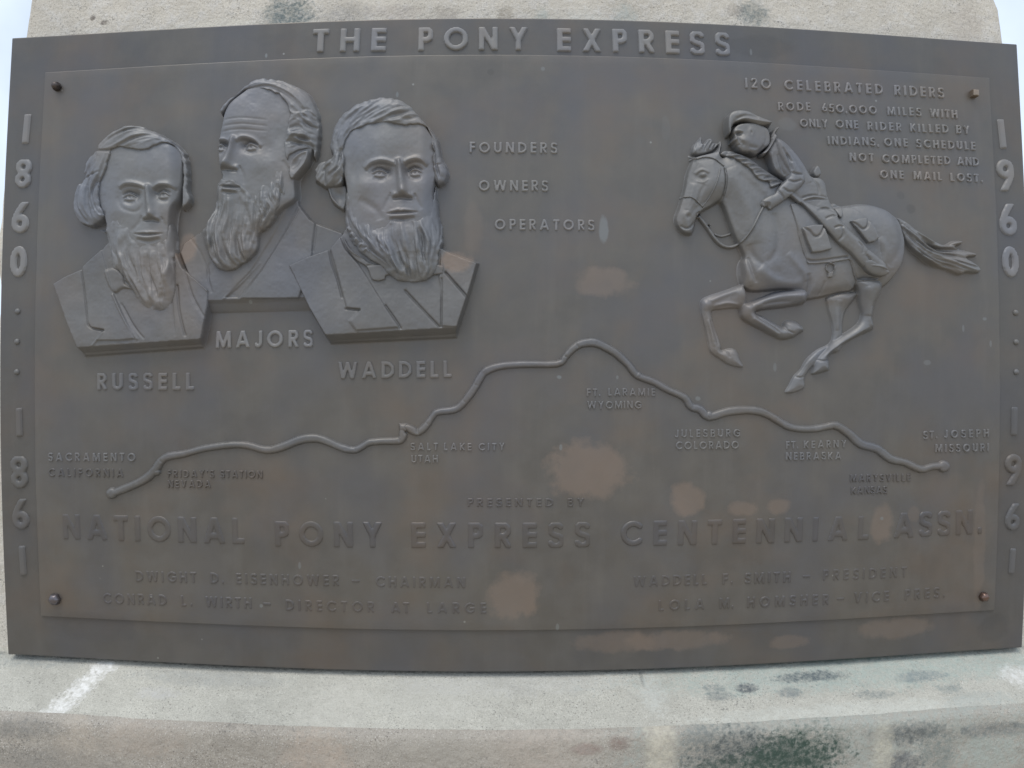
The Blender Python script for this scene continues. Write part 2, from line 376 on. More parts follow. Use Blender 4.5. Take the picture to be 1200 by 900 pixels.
# ------------------------------------------------------------------ relief sculpting: height fields over a traced outline
def spline(pts, n=6, closed=True):
    p = np.asarray(pts, float); k = len(p); o = []
    rng = range(k) if closed else range(k - 1)
    for i in rng:
        if closed: a, b, c, d = p[(i - 1) % k], p[i], p[(i + 1) % k], p[(i + 2) % k]
        else: a, b, c, d = p[max(i - 1, 0)], p[i], p[i + 1], p[min(i + 2, k - 1)]
        for j in range(n):
            t = j / n
            o.append(.5 * ((2 * b) + (-a + c) * t + (2 * a - 5 * b + 4 * c - d) * t * t + (-a + 3 * b - 3 * c + d) * t**3))
    if not closed: o.append(p[-1])
    return np.array(o)
def T(pts, off, s):
    """points read in an enlarged crop back to photo pixels"""
    return [(off[0] + x / s, off[1] + y / s) for x, y in pts]
def sstep(x): x = np.clip(x, 0, 1); return x * x * (3 - 2 * x)
class Field:
    comp = 5.0      # the lowest part of the relief is pressed together (low relief), the modelling on top is kept
    def __init__(s, x0, y0, x1, y1, c):
        s.c = c; s.x0, s.y0 = x0, y0
        s.nx = int((x1 - x0) / c) + 1; s.ny = int((y1 - y0) / c) + 1
        s.X, s.Y = np.meshgrid(x0 + np.arange(s.nx) * c, y0 + np.arange(s.ny) * c)
        s.H = np.zeros_like(s.X)
    def sdf(s, poly):
        """signed distance in px, negative inside; 14 beyond the outline's surroundings"""
        poly = np.asarray(poly, float)
        sl = s.win(poly[:, 0].min() - 9, poly[:, 1].min() - 9, poly[:, 0].max() + 9, poly[:, 1].max() + 9)
        X, Y = s.X[sl], s.Y[sl]; d = np.full(X.shape, 1e9); ins = np.zeros(X.shape, bool)
        for (ax, ay), (bx, by) in zip(poly, np.roll(poly, -1, 0)):
            ex, ey = bx - ax, by - ay; L = ex * ex + ey * ey
            if L < 1e-12: continue
            t = np.clip(((X - ax) * ex + (Y - ay) * ey) / L, 0, 1)
            d = np.minimum(d, (X - ax - t * ex)**2 + (Y - ay - t * ey)**2)
            if ay != by:
                c = ((ay > Y) != (by > Y)) & (X < (bx - ax) * (Y - ay) / (by - ay) + ax)
                ins ^= c
        d = np.sqrt(d); o = np.full(s.X.shape, 14.0); o[sl] = np.where(ins, -d, d)
        return o
    def win(s, x0, y0, x1, y1):
        i0 = max(0, int((x0 - s.x0) / s.c)); i1 = min(s.nx, int((x1 - s.x0) / s.c) + 2)
        j0 = max(0, int((y0 - s.y0) / s.c)); j1 = min(s.ny, int((y1 - s.y0) / s.c) + 2)
        return slice(j0, j1), slice(i0, i1)
    def line(s, pts, w, a, H=None, taper=True, sharp=False, w2=None, smooth=5):
        """raised (a>0) or cut (a<0) stroke along a smooth line; w = half width"""
        H = s.H if H is None else H
        p = spline(pts, smooth, False) if smooth and len(pts) > 2 else np.asarray(pts, float)
        m = w * 2.6; sl = s.win(p[:, 0].min() - m, p[:, 1].min() - m, p[:, 0].max() + m, p[:, 1].max() + m)
        X, Y = s.X[sl], s.Y[sl]
        if X.size == 0: return
        best = np.full(X.shape, 1e9); tt = np.zeros(X.shape); n = len(p) - 1
        for i in range(n):
            ax, ay = p[i]; ex, ey = p[i + 1] - p[i]; L = ex * ex + ey * ey + 1e-12
            t = np.clip(((X - ax) * ex + (Y - ay) * ey) / L, 0, 1)
            d = (X - ax - t * ex)**2 + (Y - ay - t * ey)**2
            u = d < best; best = np.where(u, d, best); tt = np.where(u, (i + t) / n, tt)
        d = np.sqrt(best)
        ww = w if w2 is None else w + (w2 - w) * tt
        tp = np.sqrt(np.clip(4 * tt * (1 - tt), 0, 1)) if taper else 1.0
        f = sstep(1 - d / (ww * 1.3)) if sharp else np.exp(-(d / ww)**2)
        H[sl] += a * tp * f
    def blob(s, x, y, rx, ry, a, rot=0, H=None, p=1.0):
        H = s.H if H is None else H
        m = 2.6 * max(rx, ry); sl = s.win(x - m, y - m, x + m, y + m)
        X, Y = s.X[sl] - x, s.Y[sl] - y
        c, q = math.cos(R(rot)), math.sin(R(rot))
        u = (X * c + Y * q) / rx; v = (-X * q + Y * c) / ry
        H[sl] += a * np.exp(-(u * u + v * v)**p)
    def ellipsoid(s, x, y, rx, ry, rot=0):
        c, q = math.cos(R(rot)), math.sin(R(rot))
        X, Y = s.X - x, s.Y - y
        u = (X * c + Y * q) / rx; v = (-X * q + Y * c) / ry
        return np.sqrt(np.clip(1 - u * u - v * v, 0, 1))
    def grain(s, step, amp, seed):
        """smooth random unevenness of a hand-modelled surface"""
        rg = np.random.RandomState(seed); gx = int(s.nx * s.c / step) + 4; gy = int(s.ny * s.c / step) + 4
        g = rg.randn(gy, gx); u = (s.X - s.x0) / step + .5; v = (s.Y - s.y0) / step + .5
        i = u.astype(int); j = v.astype(int); fu = sstep(u - i); fv = sstep(v - j)
        return amp * ((g[j, i] * (1 - fu) + g[j, i + 1] * fu) * (1 - fv) + (g[j + 1, i] * (1 - fu) + g[j + 1, i + 1] * fu) * fv)
    def mesh(s, name, d, H, m, parent, y0=FACE, k=.95e-3, sink=0.0):
        """the cells inside d<0 as one mesh; the rim is pulled onto d=0. H in px-sized units, y0 = face it stands on"""
        c = s.c
        gy, gx = np.gradient(d, c)
        gl = np.hypot(gx, gy) + 1e-9
        ins = d < -c * .45
        cell = ins[:-1, :-1] | ins[1:, :-1] | ins[:-1, 1:] | ins[1:, 1:]
        used = np.zeros_like(ins)
        used[:-1, :-1] |= cell; used[1:, :-1] |= cell; used[:-1, 1:] |= cell; used[1:, 1:] |= cell
        rim = used & ~ins
        dd = np.clip(d, -c * 1.5, c * 1.5)
        X = np.where(rim, s.X - gx / gl * dd, s.X); Y = np.where(rim, s.Y - gy / gl * dd, s.Y)
        H = H + s.grain(5.5, .06, 3) + s.grain(2.6, .055, 4) + s.grain(13, .16, 5)
        Hh = np.where(rim, np.minimum(sink, H), H)
        idx = -np.ones(ins.shape, int); idx[used] = np.arange(used.sum())
        px, py = X[used], Y[used]
        H = np.minimum(H, s.comp) * .5 + np.maximum(H - s.comp, 0); Hh = np.minimum(Hh, s.comp) * .5 + np.maximum(Hh - s.comp, 0)
        hm = float(np.mean(H[ins])) * k if ins.any() else 0.0   # the outline was read at the height of the part's face
        wx, wz = P(px, py, y0 + hm * .35)
        co = np.stack([wx, -y0 - Hh[used] * k, wz], 1)
        a, b, cc, e = idx[:-1, :-1][cell], idx[1:, :-1][cell], idx[1:, 1:][cell], idx[:-1, 1:][cell]
        f = np.stack([a, b, cc, e], 1)
        me = bpy.data.meshes.new(name)
        me.vertices.add(len(co)); me.vertices.foreach_set('co', co.ravel())
        me.loops.add(f.size); me.loops.foreach_set('vertex_index', f.ravel())
        me.polygons.add(len(f)); me.polygons.foreach_set('loop_start', np.arange(0, f.size, 4)); 
        me.update(calc_edges=True); me.validate()
        me.polygons.foreach_set('use_smooth', np.ones(len(me.polygons), bool))
        return link(name, me, m, parent)
def rise(d, e): return sstep(-d / e)
def round_(d, r): 
    t = np.clip(-d / r, 0, 1); return np.sqrt(np.clip(1 - (1 - t)**2, 0, 1))
def strands(F, H, guides, n, amp, w, seed, closedness=1.0, both=True, lo=0.0, hi=1.0, wav=0.0):
    """hair locks between guide lines: raised and cut strokes following them"""
    rg = random.Random(seed)
    G = [spline(g, 6, False) for g in guides]
    m = min(len(g) for g in G)
    def rs(g, k=14):
        i = np.linspace(0, len(g) - 1, k); a = np.floor(i).astype(int); b = np.minimum(a + 1, len(g) - 1); f = (i - a)[:, None]
        return g[a] * (1 - f) + g[b] * f
    G = [rs(g) for g in G]
    for q in range(n):
        t = rg.random() * (len(G) - 1); i = min(int(t), len(G) - 2); f = t - i
        g = G[i] * (1 - f) + G[i + 1] * f
        a = rg.uniform(lo, hi * .55); b = a + rg.uniform(.3, .7)
        a, b = max(0, a), min(1, b); i0, i1 = int(a * 13), int(math.ceil(b * 13))
        if i1 - i0 < 2: continue
        seg = g[i0:i1 + 1].copy()
        if wav:
            ph = rg.uniform(0, 6.28); L = np.arange(len(seg))
            nrm = np.gradient(seg, axis=0); nrm = np.stack([-nrm[:, 1], nrm[:, 0]], 1); nrm /= np.linalg.norm(nrm, axis=1)[:, None] + 1e-9
            seg += nrm * (np.sin(L * .9 + ph) * wav)[:, None]
        F.line(seg, w * rg.uniform(.7, 1.3), (amp if rg.random() < .5 else -amp * .9) * rg.uniform(.5, 1.2), H, smooth=2)

def features(F, H, eyes, brows, nose, mouth, s=1.0, depth=1.0):
    """eye sockets, lids, brows, nose, lips on a face"""
    (bx, by), (tx, ty), (lx, ly), (rx, ry) = nose
    for k, (ex, ey, rw) in enumerate(eyes):
        side = -1 if ex < bx else 1
        F.blob(ex - side * 2 * s, ey - 1.5 * s, 11.5 * s * rw, 8.0 * s, -5.2 * depth, 0, H)
        F.blob(ex - side * 8 * s * rw, ey - 2 * s, 4 * s, 5 * s, -2.6 * depth, 0, H)
        F.blob(ex, ey + .4 * s, 6.6 * s * rw, 3.7 * s, 3.3 * depth, 0, H, 1.4)
        F.line([(ex - 8 * s * rw, ey + 1.4 * s), (ex - 3 * s * rw, ey - 2.6 * s), (ex + 3 * s * rw, ey - 2.6 * s), (ex + 8 * s * rw, ey + 1.2 * s)], 1.15 * s, 2.0 * depth, H)
        F.line([(ex - 7 * s * rw, ey + 2.0 * s), (ex, ey - 1.1 * s), (ex + 7 * s * rw, ey + 1.8 * s)], .8 * s, -1.7 * depth, H)
        F.line([(ex - 8.5 * s * rw, ey - 1.0 * s), (ex - 1 * s, ey - 5.4 * s), (ex + 8.5 * s * rw, ey - 1.4 * s)], 1.3 * s, -2.3 * depth, H)
        F.line([(ex - 6.5 * s * rw, ey + 2.8 * s), (ex, ey + 4.2 * s), (ex + 6.5 * s * rw, ey + 2.8 * s)], 1.0 * s, 1.3 * depth, H)
        F.line([(ex - 7 * s * rw, ey + 5.6 * s), (ex, ey + 7.8 * s), (ex + 6.5 * s * rw, ey + 6 * s)], 1.9 * s, -1.1 * depth, H)
        F.blob(ex - .4 * s, ey + .6 * s, 3.0 * s, 2.7 * s, .9 * depth, 0, H, 2.0); F.blob(ex - .4 * s, ey + .5 * s, 1.7 * s, 1.6 * s, -2.6 * depth, 0, H)
    for b in brows:
        F.line(b, 3.4 * s, 3.0 * depth, H)
        F.line([(x, y - 1.2 * s) for x, y in b], 1.0 * s, .7 * depth, H)
        F.line([(x, y + 3.0 * s) for x, y in b], 1.5 * s, -1.7 * depth, H)
    F.line([(bx, by - 4 * s), (bx + (tx - bx) * .5, by + (ty - by) * .5), (tx, ty - 2 * s)], 3.0 * s, 5.0 * depth, H, taper=False, w2=5.4 * s, smooth=4)
    F.line([(bx, by), (tx, ty - 3 * s)], 6.0 * s, 2.4 * depth, H, taper=False, w2=9 * s, smooth=0)
    F.blob(tx, ty - 2.5 * s, 4.4 * s, 4.0 * s, 3.0 * depth, 0, H)
    F.blob(lx + 1 * s, ly - 1.5 * s, 3.1 * s, 3.0 * s, 2.6 * depth, 0, H)
    F.blob(rx - 1 * s, ry - 1.5 * s, 3.1 * s, 3.0 * s, 2.6 * depth, 0, H)
    F.line([(lx - 1, ly + 2.0 * s), (tx, ty + 4.0 * s), (rx + 1, ry + 2.0 * s)], 1.9 * s, -4.0 * depth, H)
    F.line([(lx - 3 * s, ly - 4 * s), (lx - 3.6 * s, ly + .5 * s)], 1.2 * s, -1.2 * depth, H, smooth=0)
    F.line([(rx + 3 * s, ry - 4 * s), (rx + 3.6 * s, ry + .5 * s)], 1.2 * s, -1.4 * depth, H, smooth=0)
    a, b, c = mouth
    F.line([(lx - 3 * s, ly - 1 * s), (lx - 7 * s, ly + 6 * s), (a[0] - 4 * s, a[1] - 3 * s)], 2.4 * s, -1.0 * depth, H)
    F.line([(rx + 3 * s, ry - 1 * s), (rx + 7 * s, ry + 6 * s), (c[0] + 4 * s, c[1] - 3 * s)], 2.4 * s, -1.0 * depth, H)
    F.blob(b[0], b[1] - 1, 17 * s, 11 * s, 2.4 * depth, 0, H)
    F.line([(a[0], a[1]), (b[0] - 4 * s, b[1] - 2.6 * s), (b[0], b[1] - 1.8 * s), (b[0] + 4 * s, b[1] - 2.6 * s), (c[0], c[1])], 1.6 * s, 1.5 * depth, H)
    F.line([a, b, c], 1.1 * s, -2.8 * depth, H)
    F.line([(a[0] + 3 * s, a[1] + 3 * s), (b[0], b[1] + 3.8 * s), (c[0] - 3 * s, c[1] + 3 * s)], 1.8 * s, 2.2 * depth, H)
    F.line([(a[0] + 3 * s, a[1] + 6.0 * s), (b[0], b[1] + 7.8 * s), (c[0] - 3 * s, c[1] + 6.0 * s)], 1.8 * s, -1.6 * depth, H)

def coat_field(F, outline, bottom, H0, ch_h, side=3.0):
    """flat bust slab with a chamfered lower face; bottom = (x0,y0,x1,y1) upper line of the chamfer"""
    d = F.sdf(outline)
    x0, y0, x1, y1 = bottom
    yl = y0 + (y1 - y0) * (F.X - x0) / (x1 - x0)
    k = np.clip(1 - (F.Y - yl) / ch_h, 0, 1) ** .8
    H0 = H0 + 5.5 * sstep((F.Y - yl + 75) / 75)
    H = H0 * np.where(F.Y > yl, k * .93 + .04, 1.0)
    return d, H
def finish(H, d, e): return H * rise(d, e)

CELL = .8
def person(name):
    o = bpy.data.objects.new('portrait_bust', None); C.objects.link(o); o.parent = plaque
    o['label'] = name
    return o
# BEGIN BUSTS
A = lambda pts: T(pts, (50, 80), 4.5)
B = lambda pts: T(pts, (50, 240), 4.5)
def grown(base, off, d, soft, drop=.7):
    """a layer that rises gently out of what it lies on"""
    return base - drop + (off + drop) * rise(d, soft)
def bust_one():
    F = Field(54, 142, 256, 424, CELL); F.comp = 12.0
    root = person('raised bust of a bearded man with long side-parted hair and a lapelled coat')
    out_c = np.array(B([(50, 415), (120, 372), (205, 335), (240, 300), (320, 228), (350, 190), (560, 120), (720, 250), (755, 330), (895, 450), (893, 540), (866, 700), (850, 762), (215, 808), (130, 620)]))
    d, H = coat_field(F, out_c, (95.6, 407.8, 240, 397.8), 15.0, 11.5)
    H += 1.4 * F.ellipsoid(150, 350, 120, 90)
    lap_l = np.array(B([(220, 330), (240, 300), (325, 228), (345, 300), (400, 480), (460, 600), (515, 712), (285, 745), (345, 665), (282, 655), (262, 630), (240, 470)]))
    dl = F.sdf(lap_l); H += 2.0 * rise(dl, 2.2) * (F.Y < 399)
    F.line(B([(215, 325), (232, 440), (255, 600), (275, 650), (350, 668)]), 1.0, -1.8, H, taper=False)
    F.line(B([(350, 668), (290, 742)]), .9, 1.2, H, taper=False, smooth=0)
    F.line(B([(390, 480), (450, 600), (520, 710)]), 1.2, 1.4, H, taper=False)
    F.line(B([(430, 520), (500, 640), (560, 712)]), 1.2, -1.4, H)
    F.line(B([(720, 430), (735, 560), (770, 690)]), 1.4, -2.2, H, taper=False)
    F.line(B([(748, 330), (890, 460)]), 1.5, 2.0, H, taper=False, smooth=0)
    F.line(B([(760, 350), (800, 480), (870, 600)]), 1.4, -1.6, H)
    F.line(B([(690, 480), (720, 700)]), 1.3, -1.2, H, smooth=0)
    tie = B([(345, 355), (400, 340), (440, 380), (450, 420), (500, 450), (440, 445), (400, 468), (368, 430)])
    dt = F.sdf(spline(tie, 4)); H += 2.4 * round_(dt, 4)
    F.mesh('coat', d, finish(H, d, 3.6), M_RELIEF, root)
    head = spline(B([(345, 200), (330, 160), (290, 130)]) + A([(330, 840), (305, 760), (280, 660), (290, 560), (275, 450), (340, 375), (470, 325), (650, 370), (756, 440), (765, 560), (748, 690), (716, 760), (705, 860)])
        + B([(706, 250), (712, 380), (640, 500), (540, 470), (420, 380), (360, 300)]), 5)
    dh = F.sdf(head)
    hr = spline(A([(745, 430), (768, 470), (778, 540), (775, 640), (792, 700), (738, 750), (742, 600), (735, 500), (700, 425), (640, 430), (590, 458), (520, 462), (440, 442), (396, 455), (385, 500), (370, 548), (345, 600), (325, 665), (332, 740), (352, 792), (280, 838), (220, 832), (188, 800), (168, 750), (172, 680), (190, 615), (218, 590), (228, 510), (258, 460), (298, 438), (300, 408), (340, 370), (400, 335), (470, 309), (540, 315), (620, 345), (700, 388)]), 4)
    dr = F.sdf(hr) + F.grain(4.5, .55, 9)
    ds = np.minimum(dh, dr)
    Hd = 8 + 19 * F.ellipsoid(177, 216, 72, 125) ** .85 * round_(ds, 13) ** .5
    Hd -= 7 * sstep((F.X - 202) / 15)
    F.blob(178, 195, 34, 22, 2.0, 0, Hd)
    F.blob(147, 252, 12, 10, 2.0, 0, Hd); F.blob(204, 250, 8, 10, 1.5, 0, Hd)
    F.blob(141, 262, 9, 16, -1.8, 15, Hd)
    F.line(A([(420, 690), (450, 750), (520, 770), (560, 730)]), 2.2, -.9, Hd)
    features(F, Hd, [(158.2, 233.3, 1), (196.7, 231, .95)],
             [[(146.5, 223.5), (153, 219.5), (161, 219), (171, 221), (177, 224)], [(186, 225), (191, 221), (197, 219.8), (205, 220.5), (211, 223.5)]],
             [(180.5, 227), (184.5, 256.5), (175.5, 259.5), (192, 260.5)], [(163, 276.5), (179.5, 277.5), (196.5, 276)], depth=.9)
    F.line([(127, 249), (124, 262), (123.5, 273)], 2.2, -1.5, Hd)
    F.mesh('head', dh, np.maximum(finish(Hd, dh, 6.0), 0), M_FACE, root)
    bd = spline(B([(340, 120), (352, 215), (375, 320), (410, 360), (440, 400), (475, 450), (505, 500), (545, 548), (620, 578), (680, 560), (705, 500), (716, 430), (712, 300), (706, 180), (690, 80), (672, 150), (650, 192), (585, 205), (530, 195), (500, 176), (484, 130), (440, 110), (410, 60), (375, 60)]), 5)
    db = F.sdf(bd) + F.grain(5.0, .7, 8)
    low = np.clip((F.Y - 285) / 70, 0, 1)
    tb = sstep((F.Y - 276) / 50); Hb = Hd * (1 - tb) + np.maximum(Hd, (17 + 7.5 * round_(db, 18)) * (1 - low * .1)) * tb
    gl = [B([(380, 80), (370, 220), (400, 330), (470, 430)]), B([(440, 130), (440, 250), (480, 380), (560, 520)]), B([(520, 215), (520, 320), (560, 440), (610, 550)]),
          B([(585, 225), (590, 340), (620, 450), (640, 560)]), B([(640, 215), (660, 330), (660, 440), (650, 560)]), B([(695, 130), (700, 300), (700, 420), (665, 550)])]
    strands(F, Hb, gl, 34, 1.2, 3.0, 5, wav=2.2); strands(F, Hb, gl, 90, .55, 1.2, 6, wav=1.4)
    for x, y, r in ((146, 262, 20), (152, 276, 30), (148, 300, 30), (178, 296, 10), (192, 290, -20), (182, 345, 20), (165, 310, -20), (185, 300, 10), (200, 320, 25), (170, 335, 0), (160, 285, -30)): F.blob(x, y, 4, 9, 1.6, r, Hb)
    F.mesh('beard', db, np.maximum(np.minimum(grown(Hb, 1.7, db, 16, .9), 30 * rise(db, 3) + 6), 0), M_FACE, root)
    Hh = np.maximum(Hd, 13) + .6 + 3.0 * round_(dr, 12)
    tr = sstep((F.X - 204) / 8); Hh = Hh * (1 - tr) + (15 + 2.2 * round_(dr, 6)) * tr
    F.blob(98, 238, 16, 26, 3, 10, Hh)
    g1 = [A([(310, 440), (360, 395), (450, 345), (560, 330), (700, 400)]), A([(320, 450), (420, 420), (520, 370), (620, 370), (730, 430)]), A([(390, 455), (470, 440), (560, 420), (640, 400), (740, 440)])]
    strands(F, Hh, g1, 40, .9, 1.6, 1, wav=.4)
    g2 = [A([(300, 440), (235, 520), (185, 640), (180, 740), (230, 820)]), A([(330, 450), (280, 540), (230, 640), (230, 740), (280, 825)]), A([(375, 460), (345, 560), (290, 640), (300, 740), (345, 790)])]
    strands(F, Hh, g2, 44, 1.0, 1.7, 2, wav=.5)
    F.line(A([(298, 438), (330, 448), (396, 452)]), 1.4, -2.6, Hh); F.line(A([(218, 592), (260, 575), (330, 560)]), 1.3, -2.0, Hh)
    F.line(A([(330, 590), (290, 640), (272, 700), (290, 760)]), 1.5, -2.2, Hh)
    g3 = [A([(745, 440), (768, 530), (768, 650), (780, 700)]), A([(738, 450), (748, 560), (745, 700), (745, 740)])]
    strands(F, Hh, g3, 8, .5, 1.2, 3)
    F.mesh('hair', dr, np.maximum(Hh * rise(dr, 2.4), 0), M_FACE, root)

Cc = lambda pts: T(pts, (210, 80), 4.5)
Dd = lambda pts: T(pts, (210, 220), 4.5)
def bust_two():
    F = Field(206, 90, 420, 374, CELL); F.comp = 12.0
    root = person('raised bust of a man with receding hair and a long full beard turned to his right')
    out_c = np.array(Dd([(0, 345), (20, 290), (60, 262), (110, 232), (330, 0), (560, 20), (632, -10), (640, 90), (700, 165), (740, 188), (870, 235), (900, 330), (900, 640), (682, 658), (168, 668), (100, 600)]))
    d, H = coat_field(F, out_c, (247, 353, 355, 349.5), 10.0, 14.5)
    lap = np.array(Dd([(645, 95), (725, 190), (712, 300), (712, 345), (700, 440), (640, 600), (325, 600), (440, 440), (560, 240)]))
    dl = F.sdf(lap); H += 2.6 * rise(dl, 2.4) * (F.Y < 350.5)
    inner = np.array(Dd([(600, 40), (625, 30), (640, 92), (560, 240), (440, 440), (320, 590), (230, 600), (380, 440), (500, 240)]))
    H -= 2.0 * rise(F.sdf(inner), 2) * (F.Y < 350)
    F.line(Dd([(245, 590), (340, 500), (430, 400)]), 1.1, 1.2, H, taper=False)
    F.line(Dd([(725, 190), (722, 260), (710, 335)]), 1.1, -1.8, H, taper=False)
    F.line(Dd([(650, 102), (560, 250), (440, 445), (330, 590)]), 1.0, 1.0, H, taper=False)
    F.line(Dd([(165, 400), (160, 470), (185, 560)]), 1.4, -1.5, H)
    F.line(Dd([(60, 265), (120, 350), (170, 470)]), 1.3, -1.3, H)
    F.mesh('coat', d, finish(H, d, 3.2), M_RELIEF, root)
    head = spline(Cc([(240, 235), (268, 185), (330, 132), (400, 80), (490, 66), (590, 90), (678, 140), (722, 210), (735, 290), (735, 380), (725, 450), (690, 520), (640, 590), (636, 700), (560, 760), (440, 860), (250, 860), (205, 700), (205, 620), (222, 585), (212, 550), (203, 500), (198, 440), (205, 388), (222, 310)]), 5)
    dh = F.sdf(head)
    hr = spline(Cc([(228, 248), (240, 218), (268, 178), (300, 162), (330, 128), (400, 73), (490, 60), (590, 83), (682, 130), (728, 205), (747, 285), (748, 380), (738, 450), (722, 490), (705, 470), (705, 440), (660, 448), (610, 478), (588, 510), (570, 480), (560, 400), (575, 340), (590, 270), (572, 200), (520, 158), (460, 138), (380, 138), (325, 168), (300, 196), (272, 236), (252, 268), (236, 272)]), 4)
    dr = F.sdf(hr) + F.grain(4.5, .55, 9)
    ds = np.minimum(dh, dr)
    Hd = 7 + 18 * F.ellipsoid(290, 176, 88, 140) ** .85 * round_(ds, 13) ** .5
    F.blob(288, 140, 34, 24, 2.6, 0, Hd)
    F.blob(312, 196, 16, 12, 2.4, -20, Hd); F.blob(318, 178, 6, 14, -1.4, 0, Hd)
    F.blob(333, 165, 9, 14, -1.6, 0, Hd)
    for yy, k in ((150, .6), (143, .5), (156, .6)): F.line([(262, yy + 3), (285, yy), (318, yy + 2)], 1.2, -k, Hd)
    features(F, Hd, [(263.0, 175.6, .72), (297.8, 175.0, 1)],
             [[(255.5, 170.5), (259, 168), (265, 167.6), (274, 170)], [(281, 169.5), (287, 165.5), (294, 165.5), (303, 169), (310, 176)]],
             [(277.5, 171), (269, 197.5), (264.8, 200.5), (282, 201.5)], [(262, 221), (271, 222), (286, 223)], depth=.95)
    F.line(Cc([(560, 500), (600, 560), (632, 610)]), 2, -1.5, Hd)
    F.mesh('head', dh, np.maximum(finish(Hd, dh, 6.0), 0), M_FACE, root)
    # ear
    er = spline(Cc([(592, 510), (612, 478), (655, 452), (698, 440), (704, 470), (690, 515), (655, 560), (618, 602), (592, 594), (585, 545)]), 5)
    de = F.sdf(er)
    He = 22 + 2.5 * round_(de, 5)
    F.line(Cc([(615, 500), (650, 470), (688, 462), (680, 510), (645, 555), (618, 580)]), 1.4, 1.8, He); F.blob(348, 196, 5, 8, -3.4, 35, He)
    F.line(Cc([(610, 545), (640, 520), (655, 490)]), 1.1, 1.4, He)
    F.mesh('ear', de, He * rise(de, 2.4), M_FACE, root)
    bd = spline(Cc([(205, 640), (215, 610), (235, 590), (268, 598), (290, 595), (330, 612), (372, 640), (398, 660), (430, 640), (470, 600), (505, 570), (535, 525), (562, 510), (578, 570), (582, 640), (562, 715), (520, 780), (470, 850), (440, 870)]) +
                Dd([(425, 280), (410, 350), (350, 405), (300, 436), (215, 440), (180, 402), (150, 340), (130, 280), (128, 230), (150, 180), (180, 130)]), 5)
    db = F.sdf(bd) + F.grain(5.0, .7, 8)
    tb = sstep((F.Y - 218) / 45); Hb = Hd * (1 - tb) + np.maximum(Hd, 14 + 9 * round_(db, 20)) * tb
    gl = [Cc([(225, 610), (200, 720), (160, 830), (160, 960), (230, 1060)]), Cc([(270, 680), (240, 780), (230, 900), (250, 1010), (290, 1060)]), Cc([(330, 660), (330, 780), (310, 900), (320, 1000), (340, 1040)]),
          Cc([(380, 660), (400, 760), (400, 860), (390, 950), (385, 1000)])]
    gr = [Cc([(430, 650), (420, 740), (420, 820), (410, 930)]), Cc([(490, 590), (480, 690), (500, 760), (440, 860)]), Cc([(560, 500), (570, 600), (560, 690), (500, 790)])]
    strands(F, Hb, gl, 50, 1.4, 2.7, 11, wav=2.4); strands(F, Hb, gl, 80, .6, 1.2, 12, wav=1.6)
    strands(F, Hb, gr, 30, 1.3, 2.1, 13, wav=1.8); strands(F, Hb, gr, 60, .8, 1.2, 14, wav=1.2)
    F.line(Cc([(395, 660), (415, 740), (405, 850), (380, 930)]), 1.8, -2.4, Hb)
    F.line(Cc([(232, 600), (262, 612), (290, 605), (340, 635), (395, 700)]), 2.6, 2.4, Hb)
    F.blob(272, 237, 8, 9, 2.2, 0, Hb)
    # the mouth shows between moustache and beard
    F.line(Cc([(228, 630), (250, 640), (285, 637), (345, 650)]), 1.7, -3.6, Hb)
    F.line(Cc([(240, 652), (280, 656), (325, 660)]), 1.7, 1.4, Hb)
    F.mesh('beard', db, np.maximum(np.minimum(grown(Hb, 1.6, db, 15, .9), 30 * rise(db, 3) + 5), 0), M_FACE, root)
    Hh = np.maximum(Hd, 11) + .6 + 3.0 * round_(dr, 12)
    g1 = [Cc([(250, 230), (330, 140), (420, 85), (520, 70), (620, 110), (700, 190)]), Cc([(270, 200), (360, 140), (460, 110), (560, 130), (640, 190), (700, 280)]), Cc([(300, 165), (400, 130), (500, 140), (580, 200), (620, 270), (690, 330)])]
    strands(F, Hh, g1, 26, .8, 1.7, 21, wav=.6)
    g2 = [Cc([(600, 210), (640, 230), (690, 230), (735, 260)]), Cc([(590, 300), (640, 290), (690, 310), (742, 330)]), Cc([(580, 380), (630, 370), (680, 380), (735, 400)]), Cc([(575, 440), (620, 430), (670, 420), (730, 450)])]
    strands(F, Hh, g2, 46, 1.6, 1.9, 22, wav=1.3)
    F.mesh('hair', dr, np.maximum(Hh * rise(dr, 2.4), 0), M_FACE, root)

